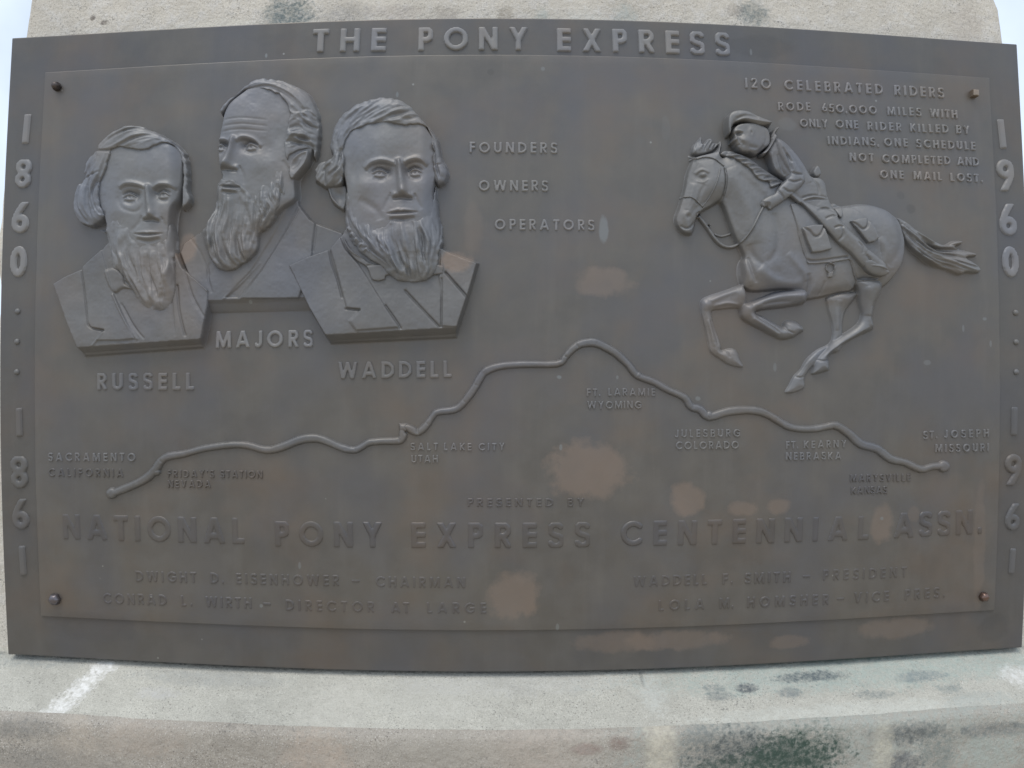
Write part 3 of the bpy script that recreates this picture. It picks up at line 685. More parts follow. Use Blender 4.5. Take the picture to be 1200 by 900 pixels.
E_ = lambda pts: T(pts, (350, 100), 4.0909)
Ff = lambda pts: T(pts, (330, 240), 3.75)
def bust_three():
    F = Field(332, 112, 568, 410, CELL); F.comp = 12.0
    root = person('raised bust of a man with full combed hair, bushy side curls and a chin beard, bow tie')
    out_c = np.array(Ff([(22, 265), (110, 225), (215, 188), (262, 130), (300, 60), (650, 60), (705, 185), (760, 212), (872, 252), (830, 400), (782, 550), (775, 592), (213, 616), (120, 460)]))
    d, H = coat_field(F, out_c, (390, 393, 538, 384.5), 17.0, 12)
    H += 1.2 * F.ellipsoid(450, 340, 120, 90)
    lap = np.array(Ff([(215, 190), (262, 135), (290, 200), (345, 262), (372, 300), (400, 345), (460, 440), (530, 545), (340, 560), (308, 515), (352, 468), (292, 460), (255, 330)]))
    H += 2.0 * rise(F.sdf(lap), 2.2) * (F.Y < 388)
    lap2 = np.array(Ff([(705, 190), (722, 300), (820, 415), (780, 548), (705, 540), (705, 420), (690, 320)]))
    H += 1.8 * rise(F.sdf(lap2), 2.2) * (F.Y < 384)
    F.line(Ff([(212, 190), (225, 260), (250, 330), (272, 410)]), 1.0, -2.0, H, taper=False)
    F.line(Ff([(290, 462), (352, 466)]), 1.1, -1.7, H, taper=False, smooth=0); F.line(Ff([(355, 468), (308, 515), (340, 556)]), 1.0, 1.1, H, taper=False, smooth=0)
    F.line(Ff([(462, 448), (500, 500), (530, 546)]), 1.2, -1.8, H, taper=False); F.line(Ff([(548, 382), (620, 460), (696, 540)]), 1.3, -2.2, H, taper=False)
    F.line(Ff([(706, 330), (706, 540)]), 1.1, -1.8, H, taper=False, smooth=0); F.line(Ff([(722, 302), (822, 415)]), 1.3, -2.4, H, taper=False, smooth=0)
    F.mesh('coat', d, finish(H, d, 3.8), M_RELIEF, root)
    # neck cloth and tie
    nk = spline(Ff([(268, 140), (290, 150), (320, 200), (370, 235), (430, 260), (690, 260), (720, 300), (700, 318), (600, 322), (480, 320), (468, 338), (430, 348), (395, 335), (375, 285), (330, 255), (290, 205)]), 4)
    dn = F.sdf(nk); Hn = 19 + 2.2 * round_(dn, 5)
    F.line(Ff([(275, 150), (320, 215), (400, 250)]), 1.2, 1.8, Hn); F.line(Ff([(378, 275), (440, 262)]), 1.2, -1.5, Hn, smooth=0)
    F.mesh('neck_tie', dn, Hn * rise(dn, 2.4), M_RELIEF, root)
    head = spline(E_([(185, 280), (215, 190), (310, 115), (430, 88), (540, 115), (635, 210), (680, 290), (690, 390), (668, 500), (672, 600), (680, 700), (660, 790), (560, 850), (430, 850), (330, 800), (260, 740), (228, 680), (225, 600), (215, 480), (185, 380)]), 5)
    dh = F.sdf(head)
    hr = spline(E_([(75, 455), (80, 395), (110, 362), (150, 358), (165, 345), (150, 295), (165, 220), (210, 150), (300, 93), (400, 70), (480, 78), (550, 118), (598, 178), (640, 212), (678, 270), (690, 345), (718, 400), (722, 432), (705, 470), (675, 488), (652, 470), (642, 400), (640, 330), (630, 265), (600, 218), (520, 227), (430, 213), (350, 217), (285, 240), (248, 275), (232, 330), (236, 400), (228, 460), (205, 492), (130, 497), (85, 470)]), 4)
    dr = F.sdf(hr) + F.grain(4.5, .55, 9)
    ds = np.minimum(dh, dr)
    Hd = 10 + 21 * F.ellipsoid(465, 200, 84, 145) ** .85 * round_(ds, 14) ** .5
    Hd -= 6 * sstep((F.X - 494) / 16)
    F.blob(455, 172, 38, 22, 2.4, 0, Hd)
    F.blob(430, 222, 14, 11, 2.4, 10, Hd); F.blob(500, 222, 9, 11, 2.0, 0, Hd)
    F.blob(418, 206, 6, 18, -1.8, 0, Hd); F.line(E_([(300, 560), (380, 610), (400, 660)]), 4, -1.5, Hd)
    F.line(E_([(478, 380), (475, 400)]), 1.0, -1.4, Hd, smooth=0); F.line(E_([(500, 375), (503, 398)]), 1.0, -1.2, Hd, smooth=0)
    features(F, Hd, [(447.8, 206.8, 1.05), (488.1, 205.6, .95)],
             [[(431, 203), (437, 197), (446, 194), (456, 194.5), (466, 198)], [(476, 197), (481, 193.5), (489, 191.5), (496, 193), (502, 198)]],
             [(470.5, 199), (474.7, 231.5), (463.5, 234.5), (484.5, 235)], [(455.5, 254.2), (472.5, 253), (491.5, 252.2)], s=1.08)
    F.mesh('head', dh, np.maximum(finish(Hd, dh, 6.0), 0), M_FACE, root)
    er = spline(E_([(138, 488), (180, 480), (235, 485), (242, 545), (228, 605), (200, 600), (165, 570), (148, 535)]), 5)
    de = F.sdf(er); He = 12 + 2.5 * round_(de, 5)
    F.line(E_([(152, 500), (165, 545), (205, 590)]), 1.4, 1.8, He); F.blob(398, 230, 5, 7, -3.0, -25, He)
    F.mesh('ear', de, He * rise(de, 2.4), M_FACE, root)
    bd = spline(E_([(232, 520), (222, 600), (226, 680), (240, 730), (280, 790), (345, 845), (400, 880), (450, 925), (510, 950), (590, 950), (645, 925), (672, 880), (680, 800), (695, 740), (680, 640), (668, 560), (660, 478), (640, 545), (618, 600), (585, 648), (540, 655), (500, 648), (450, 655), (415, 690), (380, 690), (330, 650), (290, 590), (255, 530)]), 5)
    db = F.sdf(bd) + F.grain(5.0, .7, 8)
    tb = sstep((F.Y - 252) / 45); Hb = Hd * (1 - tb) + np.maximum(Hd, 19 + 8 * round_(db, 22)) * tb
    F.blob(476, 290, 30, 26, 3.5, 0, Hb)
    g1 = [E_([(240, 530), (235, 620), (255, 700), (330, 790), (420, 860)]), E_([(280, 600), (290, 680), (330, 750), (400, 830), (470, 900)]), E_([(370, 690), (390, 760), (430, 820), (480, 900), (510, 930)]),
          E_([(450, 660), (450, 740), (480, 820), (510, 890), (530, 940)]), E_([(510, 650), (520, 730), (530, 820), (550, 890), (560, 945)]), E_([(570, 650), (600, 730), (610, 820), (610, 890), (600, 935)]),
          E_([(630, 590), (660, 690), (665, 780), (650, 860), (640, 910)])]
    strands(F, Hb, g1, 80, 1.4, 2.5, 31, wav=2.0); strands(F, Hb, g1, 130, .65, 1.2, 32, wav=1.3)
    for i, (x, y) in enumerate(((408, 272), (414, 279), (420, 285), (426, 291), (431, 297), (410, 283))): F.line([(x - 4, y), (x, y - 3), (x + 4, y + 1)], 1.5, 2.6, Hb)
    F.mesh('beard', db, np.maximum(np.minimum(grown(Hb, 1.6, db, 15, .9), 34 * rise(db, 3) + 6), 0), M_FACE, root)
    Hh = np.maximum(Hd, 14) + .6 + 3.4 * round_(dr, 13)
    Hh -= 3 * sstep((F.X - 500) / 14)
    g1 = [E_([(170, 360), (160, 290), (190, 200), (260, 130), (340, 90)]), E_([(215, 340), (220, 260), (290, 180), (380, 120), (460, 80)]), E_([(290, 235), (340, 190), (420, 160), (500, 130), (545, 115)]), E_([(420, 213), (480, 200), (540, 190), (580, 170), (600, 180)])]
    strands(F, Hh, g1, 80, .9, 1.9, 41, wav=1.2)
    g2 = [E_([(185, 260), (175, 340), (120, 385), (82, 450)]), E_([(205, 290), (195, 375), (145, 420), (100, 478)]), E_([(220, 320), (212, 400), (175, 450), (130, 494)]), E_([(232, 350), (230, 430), (205, 475), (170, 494)])]
    strands(F, Hh, g2, 40, 1.3, 1.8, 42, wav=.6)
    g3 = [E_([(600, 200), (650, 270), (665, 350), (690, 410), (700, 460)]), E_([(620, 240), (645, 320), (650, 400), (665, 470)])]
    strands(F, Hh, g3, 18, .9, 1.5, 43); F.line(E_([(650, 400), (690, 385), (715, 410)]), 1.3, -1.6, Hh)
    F.mesh('hair', dr, np.maximum(Hh * rise(dr, 2.4), 0), M_FACE, root)
bust_two(); bust_one(); bust_three()
# END BUSTS
# ------------------------------------------------------------------ horse and rider
G = lambda pts: T(pts, (770, 110), 4.5)
Hc = lambda pts: T(pts, (920, 180), 3.75)
I = lambda pts: T(pts, (790, 290), 4.736)
def horse_and_rider():
    F = Field(786, 124, 1152, 466, CELL); F.comp = 7.0
    torso = spline(G([(345, 330), (334, 318), (345, 268), (340, 244), (322, 262), (298, 300), (262, 312), (222, 322), (196, 330), (166, 322), (176, 352), (158, 400), (146, 440), (138, 490), (124, 545), (103, 612), (88, 655), (96, 700), (125, 735), (160, 750), (188, 742), (202, 700), (212, 655), (245, 622), (285, 602), (322, 580), (336, 592), (368, 680), (398, 755), (430, 815), (448, 860)])
        + I([(362, 78), (352, 110), (352, 160), (374, 222), (430, 250), (520, 245), (620, 240), (700, 262), (722, 294), (800, 286), (900, 262), (985, 245)])
        + Hc([(330, 560), (400, 590), (430, 590), (470, 556), (515, 485), (527, 400), (514, 330), (490, 280), (420, 235), (340, 219), (260, 229), (190, 240), (120, 230), (60, 200)])
        + G([(690, 500), (640, 450), (560, 395), (500, 348), (430, 312), (375, 300)]), 4)
    dT = F.sdf(torso)
    H = 4 + 15 * round_(dT, 34) ** .9
    # head lies a little lower and flatter than the chest
    head = F.sdf(spline(G([(340, 300), (300, 300), (175, 340), (140, 480), (90, 640), (100, 710), (160, 750), (200, 700), (290, 600), (345, 545), (355, 400)]), 4))
    H = np.where(head < 0, np.maximum(H, 5 + 9.5 * round_(head, 12)), H)
    F.blob(*G([(300, 500)])[0], 11, 14, 2.6, 0, H); F.line(G([(345, 400), (350, 480), (335, 560), (290, 595)]), 1.6, -2.6, H)
    F.blob(*G([(222, 445)])[0], 7, 6, -2.6, 0, H); F.blob(*G([(230, 438)])[0], 3.6, 2.6, 3.6, 0, H, 1.5)
    F.line(G([(190, 432), (225, 412), (262, 430)]), 1.6, 2.0, H); F.line(G([(200, 470), (230, 478), (258, 462)]), 1.2, 1.1, H)
    F.line(G([(185, 480), (165, 560), (150, 620)]), 3.2, 1.6, H); F.line(G([(240, 490), (215, 540), (200, 590)]), 2.2, -1.5, H)
    F.blob(*G([(152, 645)])[0], 6, 5, 2.2, 0, H); F.blob(*G([(155, 652)])[0], 2.6, 3.2, -3.2, 20, H)
    F.line(G([(118, 700), (150, 715), (178, 700), (200, 668)]), 1.1, -2.2, H)
    F.blob(*G([(150, 730)])[0], 6, 3.5, 1.6, 0, H)
    # ears
    F.line(G([(325, 315), (335, 280), (342, 250)]), 1.8, 3.0, H); F.line(G([(306, 312), (322, 285), (335, 258)]), 1.1, -2.0, H)
    F.line(G([(170, 325), (182, 345), (200, 350)]), 1.8, 2.4, H)
    H -= 5 * sstep((873 - F.X) / 7) * sstep((F.Y - 297) / 8)
    # neck and chest muscles
    F.line(G([(375, 400), (420, 520), (480, 650), (500, 800)]), 7, 1.8, H); F.line(G([(345, 560), (380, 660), (420, 780)]), 3, 1.4, H)
    F.line(G([(420, 430), (520, 530), (590, 600)]), 5, -1.6, H)
    F.blob(*G([(560, 790)])[0], 26, 30, 2.6, 15, H); F.line(G([(600, 640), (620, 740), (610, 840), (560, 900)]), 4, -1.6, H)
    F.line(G([(470, 800), (500, 870), (540, 910)]), 3.4, -1.8, H)
    F.line(I([(370, 60), (395, 140), (420, 220)]), 3.2, 1.8, H); F.line(I([(400, 60), (420, 130), (445, 200)]), 2.2, -2.0, H)
    F.line(I([(460, 120), (520, 180), (620, 210), (700, 200)]), 6, 2.6, H); F.line(I([(610, 40), (690, 130), (722, 190)]), 4, 1.8, H)
    F.line(I([(725, 150), (735, 210), (728, 285)]), 2.2, -2.2, H)
    F.line(I([(820, 190), (810, 230), (790, 275)]), 1.3, -1.2, H)
    F.line(I([(740, 265), (860, 250), (980, 225)]), 4, -1.6, H)
    # hindquarter
    F.blob(*Hc([(430, 340)])[0], 22, 30, 3.0, -15, H); F.line(Hc([(455, 260), (490, 330), (490, 420), (440, 500)]), 5, -1.6, H)
    F.line(Hc([(390, 380), (420, 440), (400, 520)]), 4, 1.6, H); F.line(Hc([(500, 300), (522, 380), (515, 470), (470, 550)]), 3.5, 1.5, H)
    H = H * rise(dT, 2.8)
    def limb(pts, h, r, fn=lambda L: None):
        d = F.sdf(spline(pts, 4)); L = 3 + (h - 3) * round_(d, r); d = d - .9; fn(L); return d, L * rise(d, 1.6)
    legs = []
    def f1(L):
        F.blob(*I([(385, 250)])[0], 11, 11, 6, 0, L)
        F.line(I([(345, 240), (270, 265), (200, 300)]), 3, 1.8, L); F.line(I([(215, 330), (290, 310), (360, 320)]), 1.6, 1.3, L); F.blob(*I([(178, 320)])[0], 5, 6, 1.6, 0, L)
        F.line(I([(205, 400), (230, 480), (245, 545)]), 1.1, -1.6, L); F.line(I([(188, 400), (208, 480), (222, 550)]), 1.6, 1.3, L); F.line(I([(288, 568), (300, 590), (308, 612)]), .9, -1.6, L)
    legs.append(limb(I([(385, 215), (360, 212), (280, 242), (200, 268), (156, 292), (150, 330), (158, 385), (178, 460), (192, 530), (206, 580), (250, 612), (300, 645), (345, 660), (385, 662), (368, 625), (352, 580), (330, 562), (295, 566), (264, 572), (262, 545), (248, 505), (228, 450), (213, 395), (210, 352), (260, 342), (330, 334), (400, 330)]), 9, 8, f1))
    def f2(L):
        F.blob(*I([(700, 270)])[0], 14, 10, 6, 0, L); F.blob(*I([(560, 280)])[0], 14, 7, 2, 0, L)
        F.line(I([(690, 270), (600, 270), (500, 290), (430, 320)]), 3.4, 2.2, L); F.line(I([(640, 300), (560, 305), (480, 320)]), 1.6, -1.6, L); F.blob(*I([(410, 335)])[0], 6, 7, 2.0, 0, L)
        F.line(I([(450, 380), (520, 430), (580, 475)]), 1.1, -1.8, L); F.line(I([(430, 395), (500, 440), (580, 490)]), 1.8, 1.4, L); F.line(I([(612, 440), (622, 462), (660, 478)]), .9, -1.8, L)
    legs.append(limb(I([(725, 240), (640, 238), (560, 250), (480, 280), (420, 302), (380, 312), (368, 345), (374, 388), (410, 418), (480, 455), (550, 492), (600, 512), (660, 500), (695, 478), (722, 456), (690, 420), (640, 405), (612, 415), (600, 440), (560, 420), (500, 388), (450, 360), (500, 345), (600, 334), (700, 316), (728, 300)]), 14, 9, f2))
    def f3(L):
        F.blob(*I([(1070, 210)])[0], 16, 16, 8, 0, L)
        F.line(I([(1060, 220), (1075, 300), (1070, 380)]), 5, 2.4, L); F.line(I([(1090, 330), (1082, 400), (1098, 440)]), 1.8, 1.5, L)
        F.line(I([(1080, 440), (1000, 490), (900, 545), (830, 610)]), 1.8, 1.6, L); F.line(I([(1060, 462), (980, 510), (900, 560)]), 1.0, -1.7, L); F.line(I([(785, 622), (820, 630), (856, 625)]), 1, -1.6, L)
    legs.append(limb(I([(1000, 180), (1016, 240), (1028, 310), (1043, 375), (1022, 425), (965, 468), (885, 515), (845, 560), (800, 605), (782, 632), (776, 665), (768, 702), (800, 700), (835, 690), (862, 680), (862, 640), (858, 612), (880, 588), (915, 578), (950, 535), (1030, 490), (1095, 460), (1112, 436), (1104, 380), (1118, 310), (1150, 230), (1130, 180)]), 12, 9, f3))
    def f4(L):
        F.blob(*I([(930, 270)])[0], 12, 10, 5, 0, L)
        F.line(I([(910, 290), (905, 370), (905, 460)]), 3, 1.6, L); F.line(I([(800, 580), (730, 650), (680, 720)]), 1.6, 1.4, L); F.line(I([(672, 715), (700, 722), (725, 715)]), 1, -1.6, L)
    legs.append(limb(I([(860, 270), (858, 330), (872, 385), (884, 430), (884, 500), (860, 540), (800, 570), (740, 622), (705, 680), (670, 715), (645, 765), (624, 806), (680, 800), (725, 775), (726, 722), (762, 668), (800, 640), (850, 560), (930, 500), (938, 420), (955, 350), (1000, 290), (1010, 250)]), 8, 8, f4))
    d = dT; HH = H
    for dl, L in legs: d = np.minimum(d, dl); HH = np.maximum(HH, L * sstep((dT + 18) / 14))      # the limbs sink into the trunk
    HH = np.where(d < 0, np.maximum(HH, 2.5 * rise(d, 2.2)), 0)
    horse = F.mesh('galloping_horse', d, HH, M_HORSE, plaque)
    horse['label'] = 'raised galloping horse seen from its left side, legs gathered and tail streaming'
    # mane with forelock
    mn_ = spline(G([(318, 326), (345, 300), (395, 302), (440, 318), (500, 350), (555, 392), (600, 420), (640, 445), (668, 468), (640, 490), (610, 510), (575, 512), (568, 480), (535, 478), (500, 455), (470, 412), (430, 385), (400, 362), (350, 340)]), 4)
    dm = F.sdf(mn_); Hm = np.maximum(HH, 9) + 1 + 2.2 * round_(dm, 5)
    for a, b in (((360, 330), (430, 322)), ((390, 350), (460, 345)), ((425, 375), (500, 365)), ((470, 400), (540, 390)), ((500, 430), (580, 425)), ((545, 460), (620, 450)), ((580, 490), (650, 470))):
        F.line(G([a, ((a[0] + b[0]) / 2, (a[1] + b[1]) / 2 - 6), b]), 1.3, -2.2, Hm); F.line(G([(a[0], a[1] + 14), ((a[0] + b[0]) / 2, (a[1] + b[1]) / 2 + 8), (b[0], b[1] + 12)]), 1.5, 1.8, Hm)
    F.mesh('mane', dm, Hm * rise(dm, 2), M_HORSE, horse)
    fl = spline(G([(178, 322), (182, 280), (205, 255), (233, 224), (240, 262), (262, 240), (285, 235), (300, 258), (330, 262), (300, 300), (268, 318), (220, 330)]), 4)
    df = F.sdf(fl); Hf = 7 + 3 * round_(df, 5)
    strands(F, Hf, [G([(195, 320), (200, 285), (232, 232)]), G([(235, 318), (245, 285), (270, 245)]), G([(290, 305), (305, 280), (325, 265)])], 22, 1.3, 1.2, 51)
    F.mesh('forelock', df, Hf * rise(df, 2), M_HORSE, horse)
    tl = spline(Hc([(486, 285), (520, 298), (565, 335), (610, 370), (642, 388), (700, 404), (735, 388), (776, 386), (770, 398), (745, 412), (790, 428), (838, 441), (830, 452), (795, 458), (830, 482), (856, 512), (838, 526), (790, 522), (762, 532), (715, 512), (690, 505), (655, 495), (620, 478), (585, 448), (560, 430), (525, 385), (505, 340)]), 4)
    dt = F.sdf(tl) - 1.1; Ht = 6 + 6 * round_(dt, 8)
    gt = [Hc([(500, 290), (560, 340), (640, 392), (720, 402), (775, 390)]), Hc([(505, 310), (570, 370), (650, 420), (740, 430), (832, 445)]), Hc([(510, 330), (570, 400), (640, 450), (740, 480), (845, 512)]), Hc([(520, 370), (570, 430), (640, 480), (700, 500), (765, 528)])]
    strands(F, Ht, gt, 46, 2.0, 2.0, 52, wav=.6); strands(F, Ht, gt, 60, 1.1, 1.1, 53)
    F.mesh('tail', dt, Ht * rise(dt, 2.2), M_HORSE, horse)
    # bridle straps and reins as raised bands
    def band(name, lines, w, up, parent, base=None, minh=4):
        dd = np.full(F.X.shape, 14.0); b = HH if base is None else base
        for l in lines:
            p = spline(l, 6, False) if len(l) > 2 else np.array(l, float)
            t = np.gradient(p, axis=0); t /= np.linalg.norm(t, axis=1)[:, None] + 1e-9; nrm = np.stack([-t[:, 1], t[:, 0]], 1) * w
            dd = np.minimum(dd, F.sdf(np.vstack([p + nrm, (p - nrm)[::-1]])))
        h = (np.maximum(b, minh) + up * round_(dd, w * 1.2)) * rise(dd, 1.0)
        return F.mesh(name, dd, h, M_HORSE, parent)
    band('bridle', [G([(172, 345), (200, 350), (250, 340), (300, 355), (345, 395)]), G([(345, 395), (352, 470), (342, 548)]), G([(322, 400), (295, 490), (262, 560), (228, 605)]), G([(120, 550), (165, 552), (205, 578), (238, 608)])], 1.7, 1.8, horse)
    band('reins', [G([(215, 640), (262, 700), (300, 755), (340, 795), (385, 808), (430, 790), (475, 730), (515, 655), (545, 600)])], 2.3, 2.5, horse, minh=6)
    band('rein', [G([(300, 740), (340, 752), (390, 738)])], 1.6, 2, horse, minh=3)
    for x, y, r in ((215, 640, 3.0), (268, 700, 2.3)):
        x, y = G([(x, y)])[0]; dd = np.abs(np.hypot(F.X - x, F.Y - y) - r) - 1.1
        F.mesh('bit_ring', dd, (np.maximum(HH, 6) + 3 * round_(dd, 1.2)) * rise(dd, .8), M_HORSE, horse)
    # saddle skirt with its border, pouches and stirrup
    sk = np.array(Hc([(5, 225), (20, 290), (38, 370), (58, 440), (82, 497), (180, 492), (262, 478), (285, 540), (305, 568), (400, 568), (420, 520), (405, 440), (380, 330), (300, 240), (200, 215), (100, 205)]))
    ds = F.sdf(sk); Hs = HH + 2.2
    F.line(Hc([(20, 275), (45, 360), (70, 440), (98, 478), (255, 460)]), 1.1, -2.0, Hs, taper=False); F.line(Hc([(272, 480), (300, 540), (325, 556), (400, 548)]), 1.0, -1.8, Hs, taper=False)
    saddle = F.mesh('saddle', ds, Hs * rise(ds, 1.6), M_HORSE, horse)
    Hs2 = np.where(ds < 0, Hs, HH)
    for pts, flap in (([(48, 330), (100, 318), (150, 315), (172, 370), (190, 432), (140, 445), (94, 450), (70, 395)], [(52, 332), (85, 350), (108, 374), (132, 366), (150, 330)]),
                      ([(258, 303), (300, 290), (340, 286), (370, 335), (392, 382), (370, 402), (338, 408), (300, 360)], [(262, 306), (290, 322), (315, 342), (335, 330), (342, 296)])):
        dp = F.sdf(np.array(Hc(pts))); Hp = Hs2 + 4.0 + 1.6 * round_(dp, 5)
        F.line(Hc(flap), 1.2, -2.2, Hp, taper=False)
        F.mesh('mail_pouch', dp, Hp * rise(dp, 1.8), M_HORSE, horse)
    x, y = Hc([(182, 508)])[0]; dd = np.abs(np.hypot((F.X - x) / .95, F.Y - y) - 5.4) - 1.5
    x2, y2 = Hc([(182, 538)])[0]; dd = np.minimum(dd, np.maximum(np.abs(F.X - x2) - 3.6, np.abs(F.Y - y2) - 4))
    F.mesh('cinch_ring', dd, (HH + 1 + 2.4 * round_(dd, 1.8)) * rise(dd, 1), M_HORSE, horse)
    cant = spline(Hc([(196, 250), (205, 222), (225, 218), (240, 240), (238, 280), (225, 300), (208, 285)]), 4)
    dd = F.sdf(cant); F.mesh('cantle', dd, (HH + 3 + 3 * round_(dd, 4)) * rise(dd, 1.8), M_HORSE, horse)
    # ---- rider
    body = spline(G([(600, 245), (640, 245), (690, 285), (730, 335), (765, 385), (800, 440), (850, 450), (876, 480), (895, 560), (930, 640)]) + Hc([(215, 300), (260, 350), (300, 385), (330, 420), (375, 455), (412, 490), (432, 530), (400, 542), (345, 520), (310, 500), (262, 448), (210, 405), (160, 350), (110, 290), (62, 232)])
        + G([(735, 590), (700, 560), (670, 540), (640, 480), (665, 460), (640, 440), (605, 410), (585, 350), (570, 310)]), 4)
    dB = F.sdf(body) - 1.0; Hr = 13 + 8 * round_(dB, 13)
    Hr = np.where(F.Y > 224, np.maximum(Hr, HH + 3.5 + 6 * round_(dB, 8)), Hr)
    F.line(Hc([(130, 230), (200, 310), (260, 380), (330, 440)]), 7, 2.2, Hr); F.line(G([(700, 300), (760, 400), (790, 480)]), 5, 1.6, Hr)
    for l in ([(70, 215), (120, 208), (175, 212)], [(150, 300), (185, 285), (200, 292)], [(120, 262), (160, 250), (195, 262)], [(185, 340), (212, 332), (228, 336)], [(290, 400), (310, 420), (312, 450)]):
        F.line(Hc(l), 1.1, -1.9, Hr)
    F.line(Hc([(218, 335), (225, 370), (205, 395)]), 1.4, -1.8, Hr); F.line(Hc([(325, 455), (345, 480), (335, 505)]), 1.2, -2.0, Hr); F.line(Hc([(345, 500), (385, 505), (425, 520)]), 1.2, 1.8, Hr)
    F.line(Hc([(60, 215), (110, 200), (165, 206)]), 1.6, 1.8, Hr); F.line(G([(745, 560), (800, 548), (880, 558)]), 1.3, -2.0, Hr)
    F.line(G([(620, 330), (640, 400), (660, 440)]), 1.5, -1.8, Hr); F.line(G([(800, 450), (830, 500), (835, 545)]), 1.5, -1.6, Hr); F.line(G([(590, 320), (600, 380), (620, 420)]), 1.2, 1.6, Hr)
    # neck and face
    face = spline(G([(392, 190), (386, 218), (394, 234), (381, 262), (396, 269), (400, 282), (410, 292), (418, 304), (440, 318), (480, 322), (515, 330), (560, 300), (590, 270), (580, 200), (520, 165), (430, 165)]), 4)
    dF = F.sdf(face); Hf = 15 + 3.2 * round_(dF, 4) + 2.0 * F.ellipsoid(G([(460, 240)])[0][0], G([(460, 240)])[0][1], 22, 20)
    F.blob(*G([(418, 224)])[0], 3.4, 2.0, -3.8, 0, Hf); F.line(G([(405, 240), (398, 262)]), 1.4, 1.6, Hf, smooth=0); F.line(G([(436, 262), (444, 290)]), 1.3, -1.2, Hf, smooth=0); F.blob(*G([(440, 258)])[0], 5, 4, 1.4, 0, Hf); F.line(G([(396, 212), (415, 208), (440, 214)]), 1.2, 1.6, Hf); F.blob(*G([(400, 256)])[0], 3, 3, 1.6, 0, Hf)
    F.line(G([(402, 284), (425, 282)]), .9, -1.8, Hf, smooth=0); F.line(G([(470, 318), (520, 318), (556, 285)]), 2.2, -1.6, Hf); F.line(G([(412, 250), (424, 262), (430, 278)]), 1.2, -1.0, Hf); F.blob(*G([(460, 265)])[0], 6, 6, 1.5, 0, Hf)
    F.blob(*G([(482, 215)])[0], 3, 5, 2.2, 0, Hf); F.blob(*G([(482, 218)])[0], 1.4, 2.6, -2.2, 0, Hf); F.line(G([(470, 290), (520, 300)]), 2, -1.2, Hf, smooth=0)
    # arm with hand
    arm = spline(G([(610, 262), (640, 262), (672, 300), (705, 350), (738, 405), (762, 455), (752, 490), (700, 540), (650, 580), (600, 615), (575, 628), (560, 610), (545, 615), (528, 595), (535, 570), (570, 548), (600, 535), (625, 500), (665, 460), (680, 430), (648, 380), (620, 320)]), 4)
    dA = F.sdf(arm) - .9; Ha = 18 + 7 * round_(dA, 8)
    for l in ([(640, 300), (670, 360), (690, 420)], [(690, 430), (715, 440), (750, 440)], [(668, 470), (700, 480), (740, 470)], [(640, 510), (670, 530), (700, 530)], [(660, 330), (690, 380)]):
        F.line(G(l), 1.2, -2.0, Ha, smooth=5 if len(l) > 2 else 0)
    F.line(G([(612, 520), (640, 555), (650, 575)]), 1.2, -1.8, Ha)
    for k in range(4): F.line(G([(536 + k * 11, 580 + k * 2), (540 + k * 12, 600 + k * 5)]), .8, -1.6, Ha, smooth=0)
    du = np.minimum(np.minimum(dB, dF), dA)
    Hu = np.maximum(np.maximum(np.where(dB < 0, Hr * rise(dB, 2.2), 0), np.where(dF < 0, Hf * rise(dF, 1.3), 0)), np.where(dA < 0, Ha * rise(dA, 2.0), 0))
    rider = F.mesh('rider', du, Hu, M_HORSE, plaque)
    rider['label'] = 'raised rider leaning forward over the mane, one hand on the reins'
    hat = spline(G([(360, 226), (354, 175), (362, 122), (388, 100), (425, 94), (470, 100), (510, 120), (545, 134), (590, 152), (600, 166), (575, 182), (535, 186), (490, 176), (445, 163), (405, 170), (388, 192), (381, 226), (368, 230)]), 4)
    dH = F.sdf(hat); Hh = 15 + 6.5 * round_(dH, 9)
    F.line(G([(385, 190), (410, 160), (450, 148), (510, 160), (585, 168)]), 1.3, 1.8, Hh); F.line(G([(400, 150), (450, 132), (520, 146)]), 1.6, -1.2, Hh); F.line(G([(365, 130), (368, 180), (372, 220)]), 1.8, 1.2, Hh)
    F.mesh('hat', dH, Hh * rise(dH, 2.0), M_HORSE, rider)
    kn = spline(G([(530, 330), (560, 300), (580, 262), (588, 225), (605, 195), (632, 178), (628, 205), (612, 228), (622, 240), (600, 280), (575, 318), (555, 336)]), 4)
    dK = F.sdf(kn); Hk = 19 + 3 * round_(dK, 4); F.line(G([(545, 328), (580, 285), (600, 230), (625, 190)]), .9, -1.8, Hk)
    F.mesh('neckerchief', dK, Hk * rise(dK, 1.6), M_HORSE, rider)
    hol = spline(G([(806, 425), (818, 392), (838, 380), (856, 405), (860, 432), (842, 448), (820, 448)]), 4)
    dL = F.sdf(hol); F.mesh('holster', dL, (10 + 4 * round_(dL, 4)) * rise(dL, 1.8), M_HORSE, rider)
    bt = spline(Hc([(318, 478), (345, 470), (372, 478), (400, 500), (436, 520), (436, 538), (405, 550), (360, 540), (325, 515)]), 4)
    dBt = F.sdf(bt); F.mesh('boot', dBt, (HH + 6 + 4 * round_(dBt, 5)) * rise(dBt, 1.6), M_HORSE, rider)
horse_and_rider()

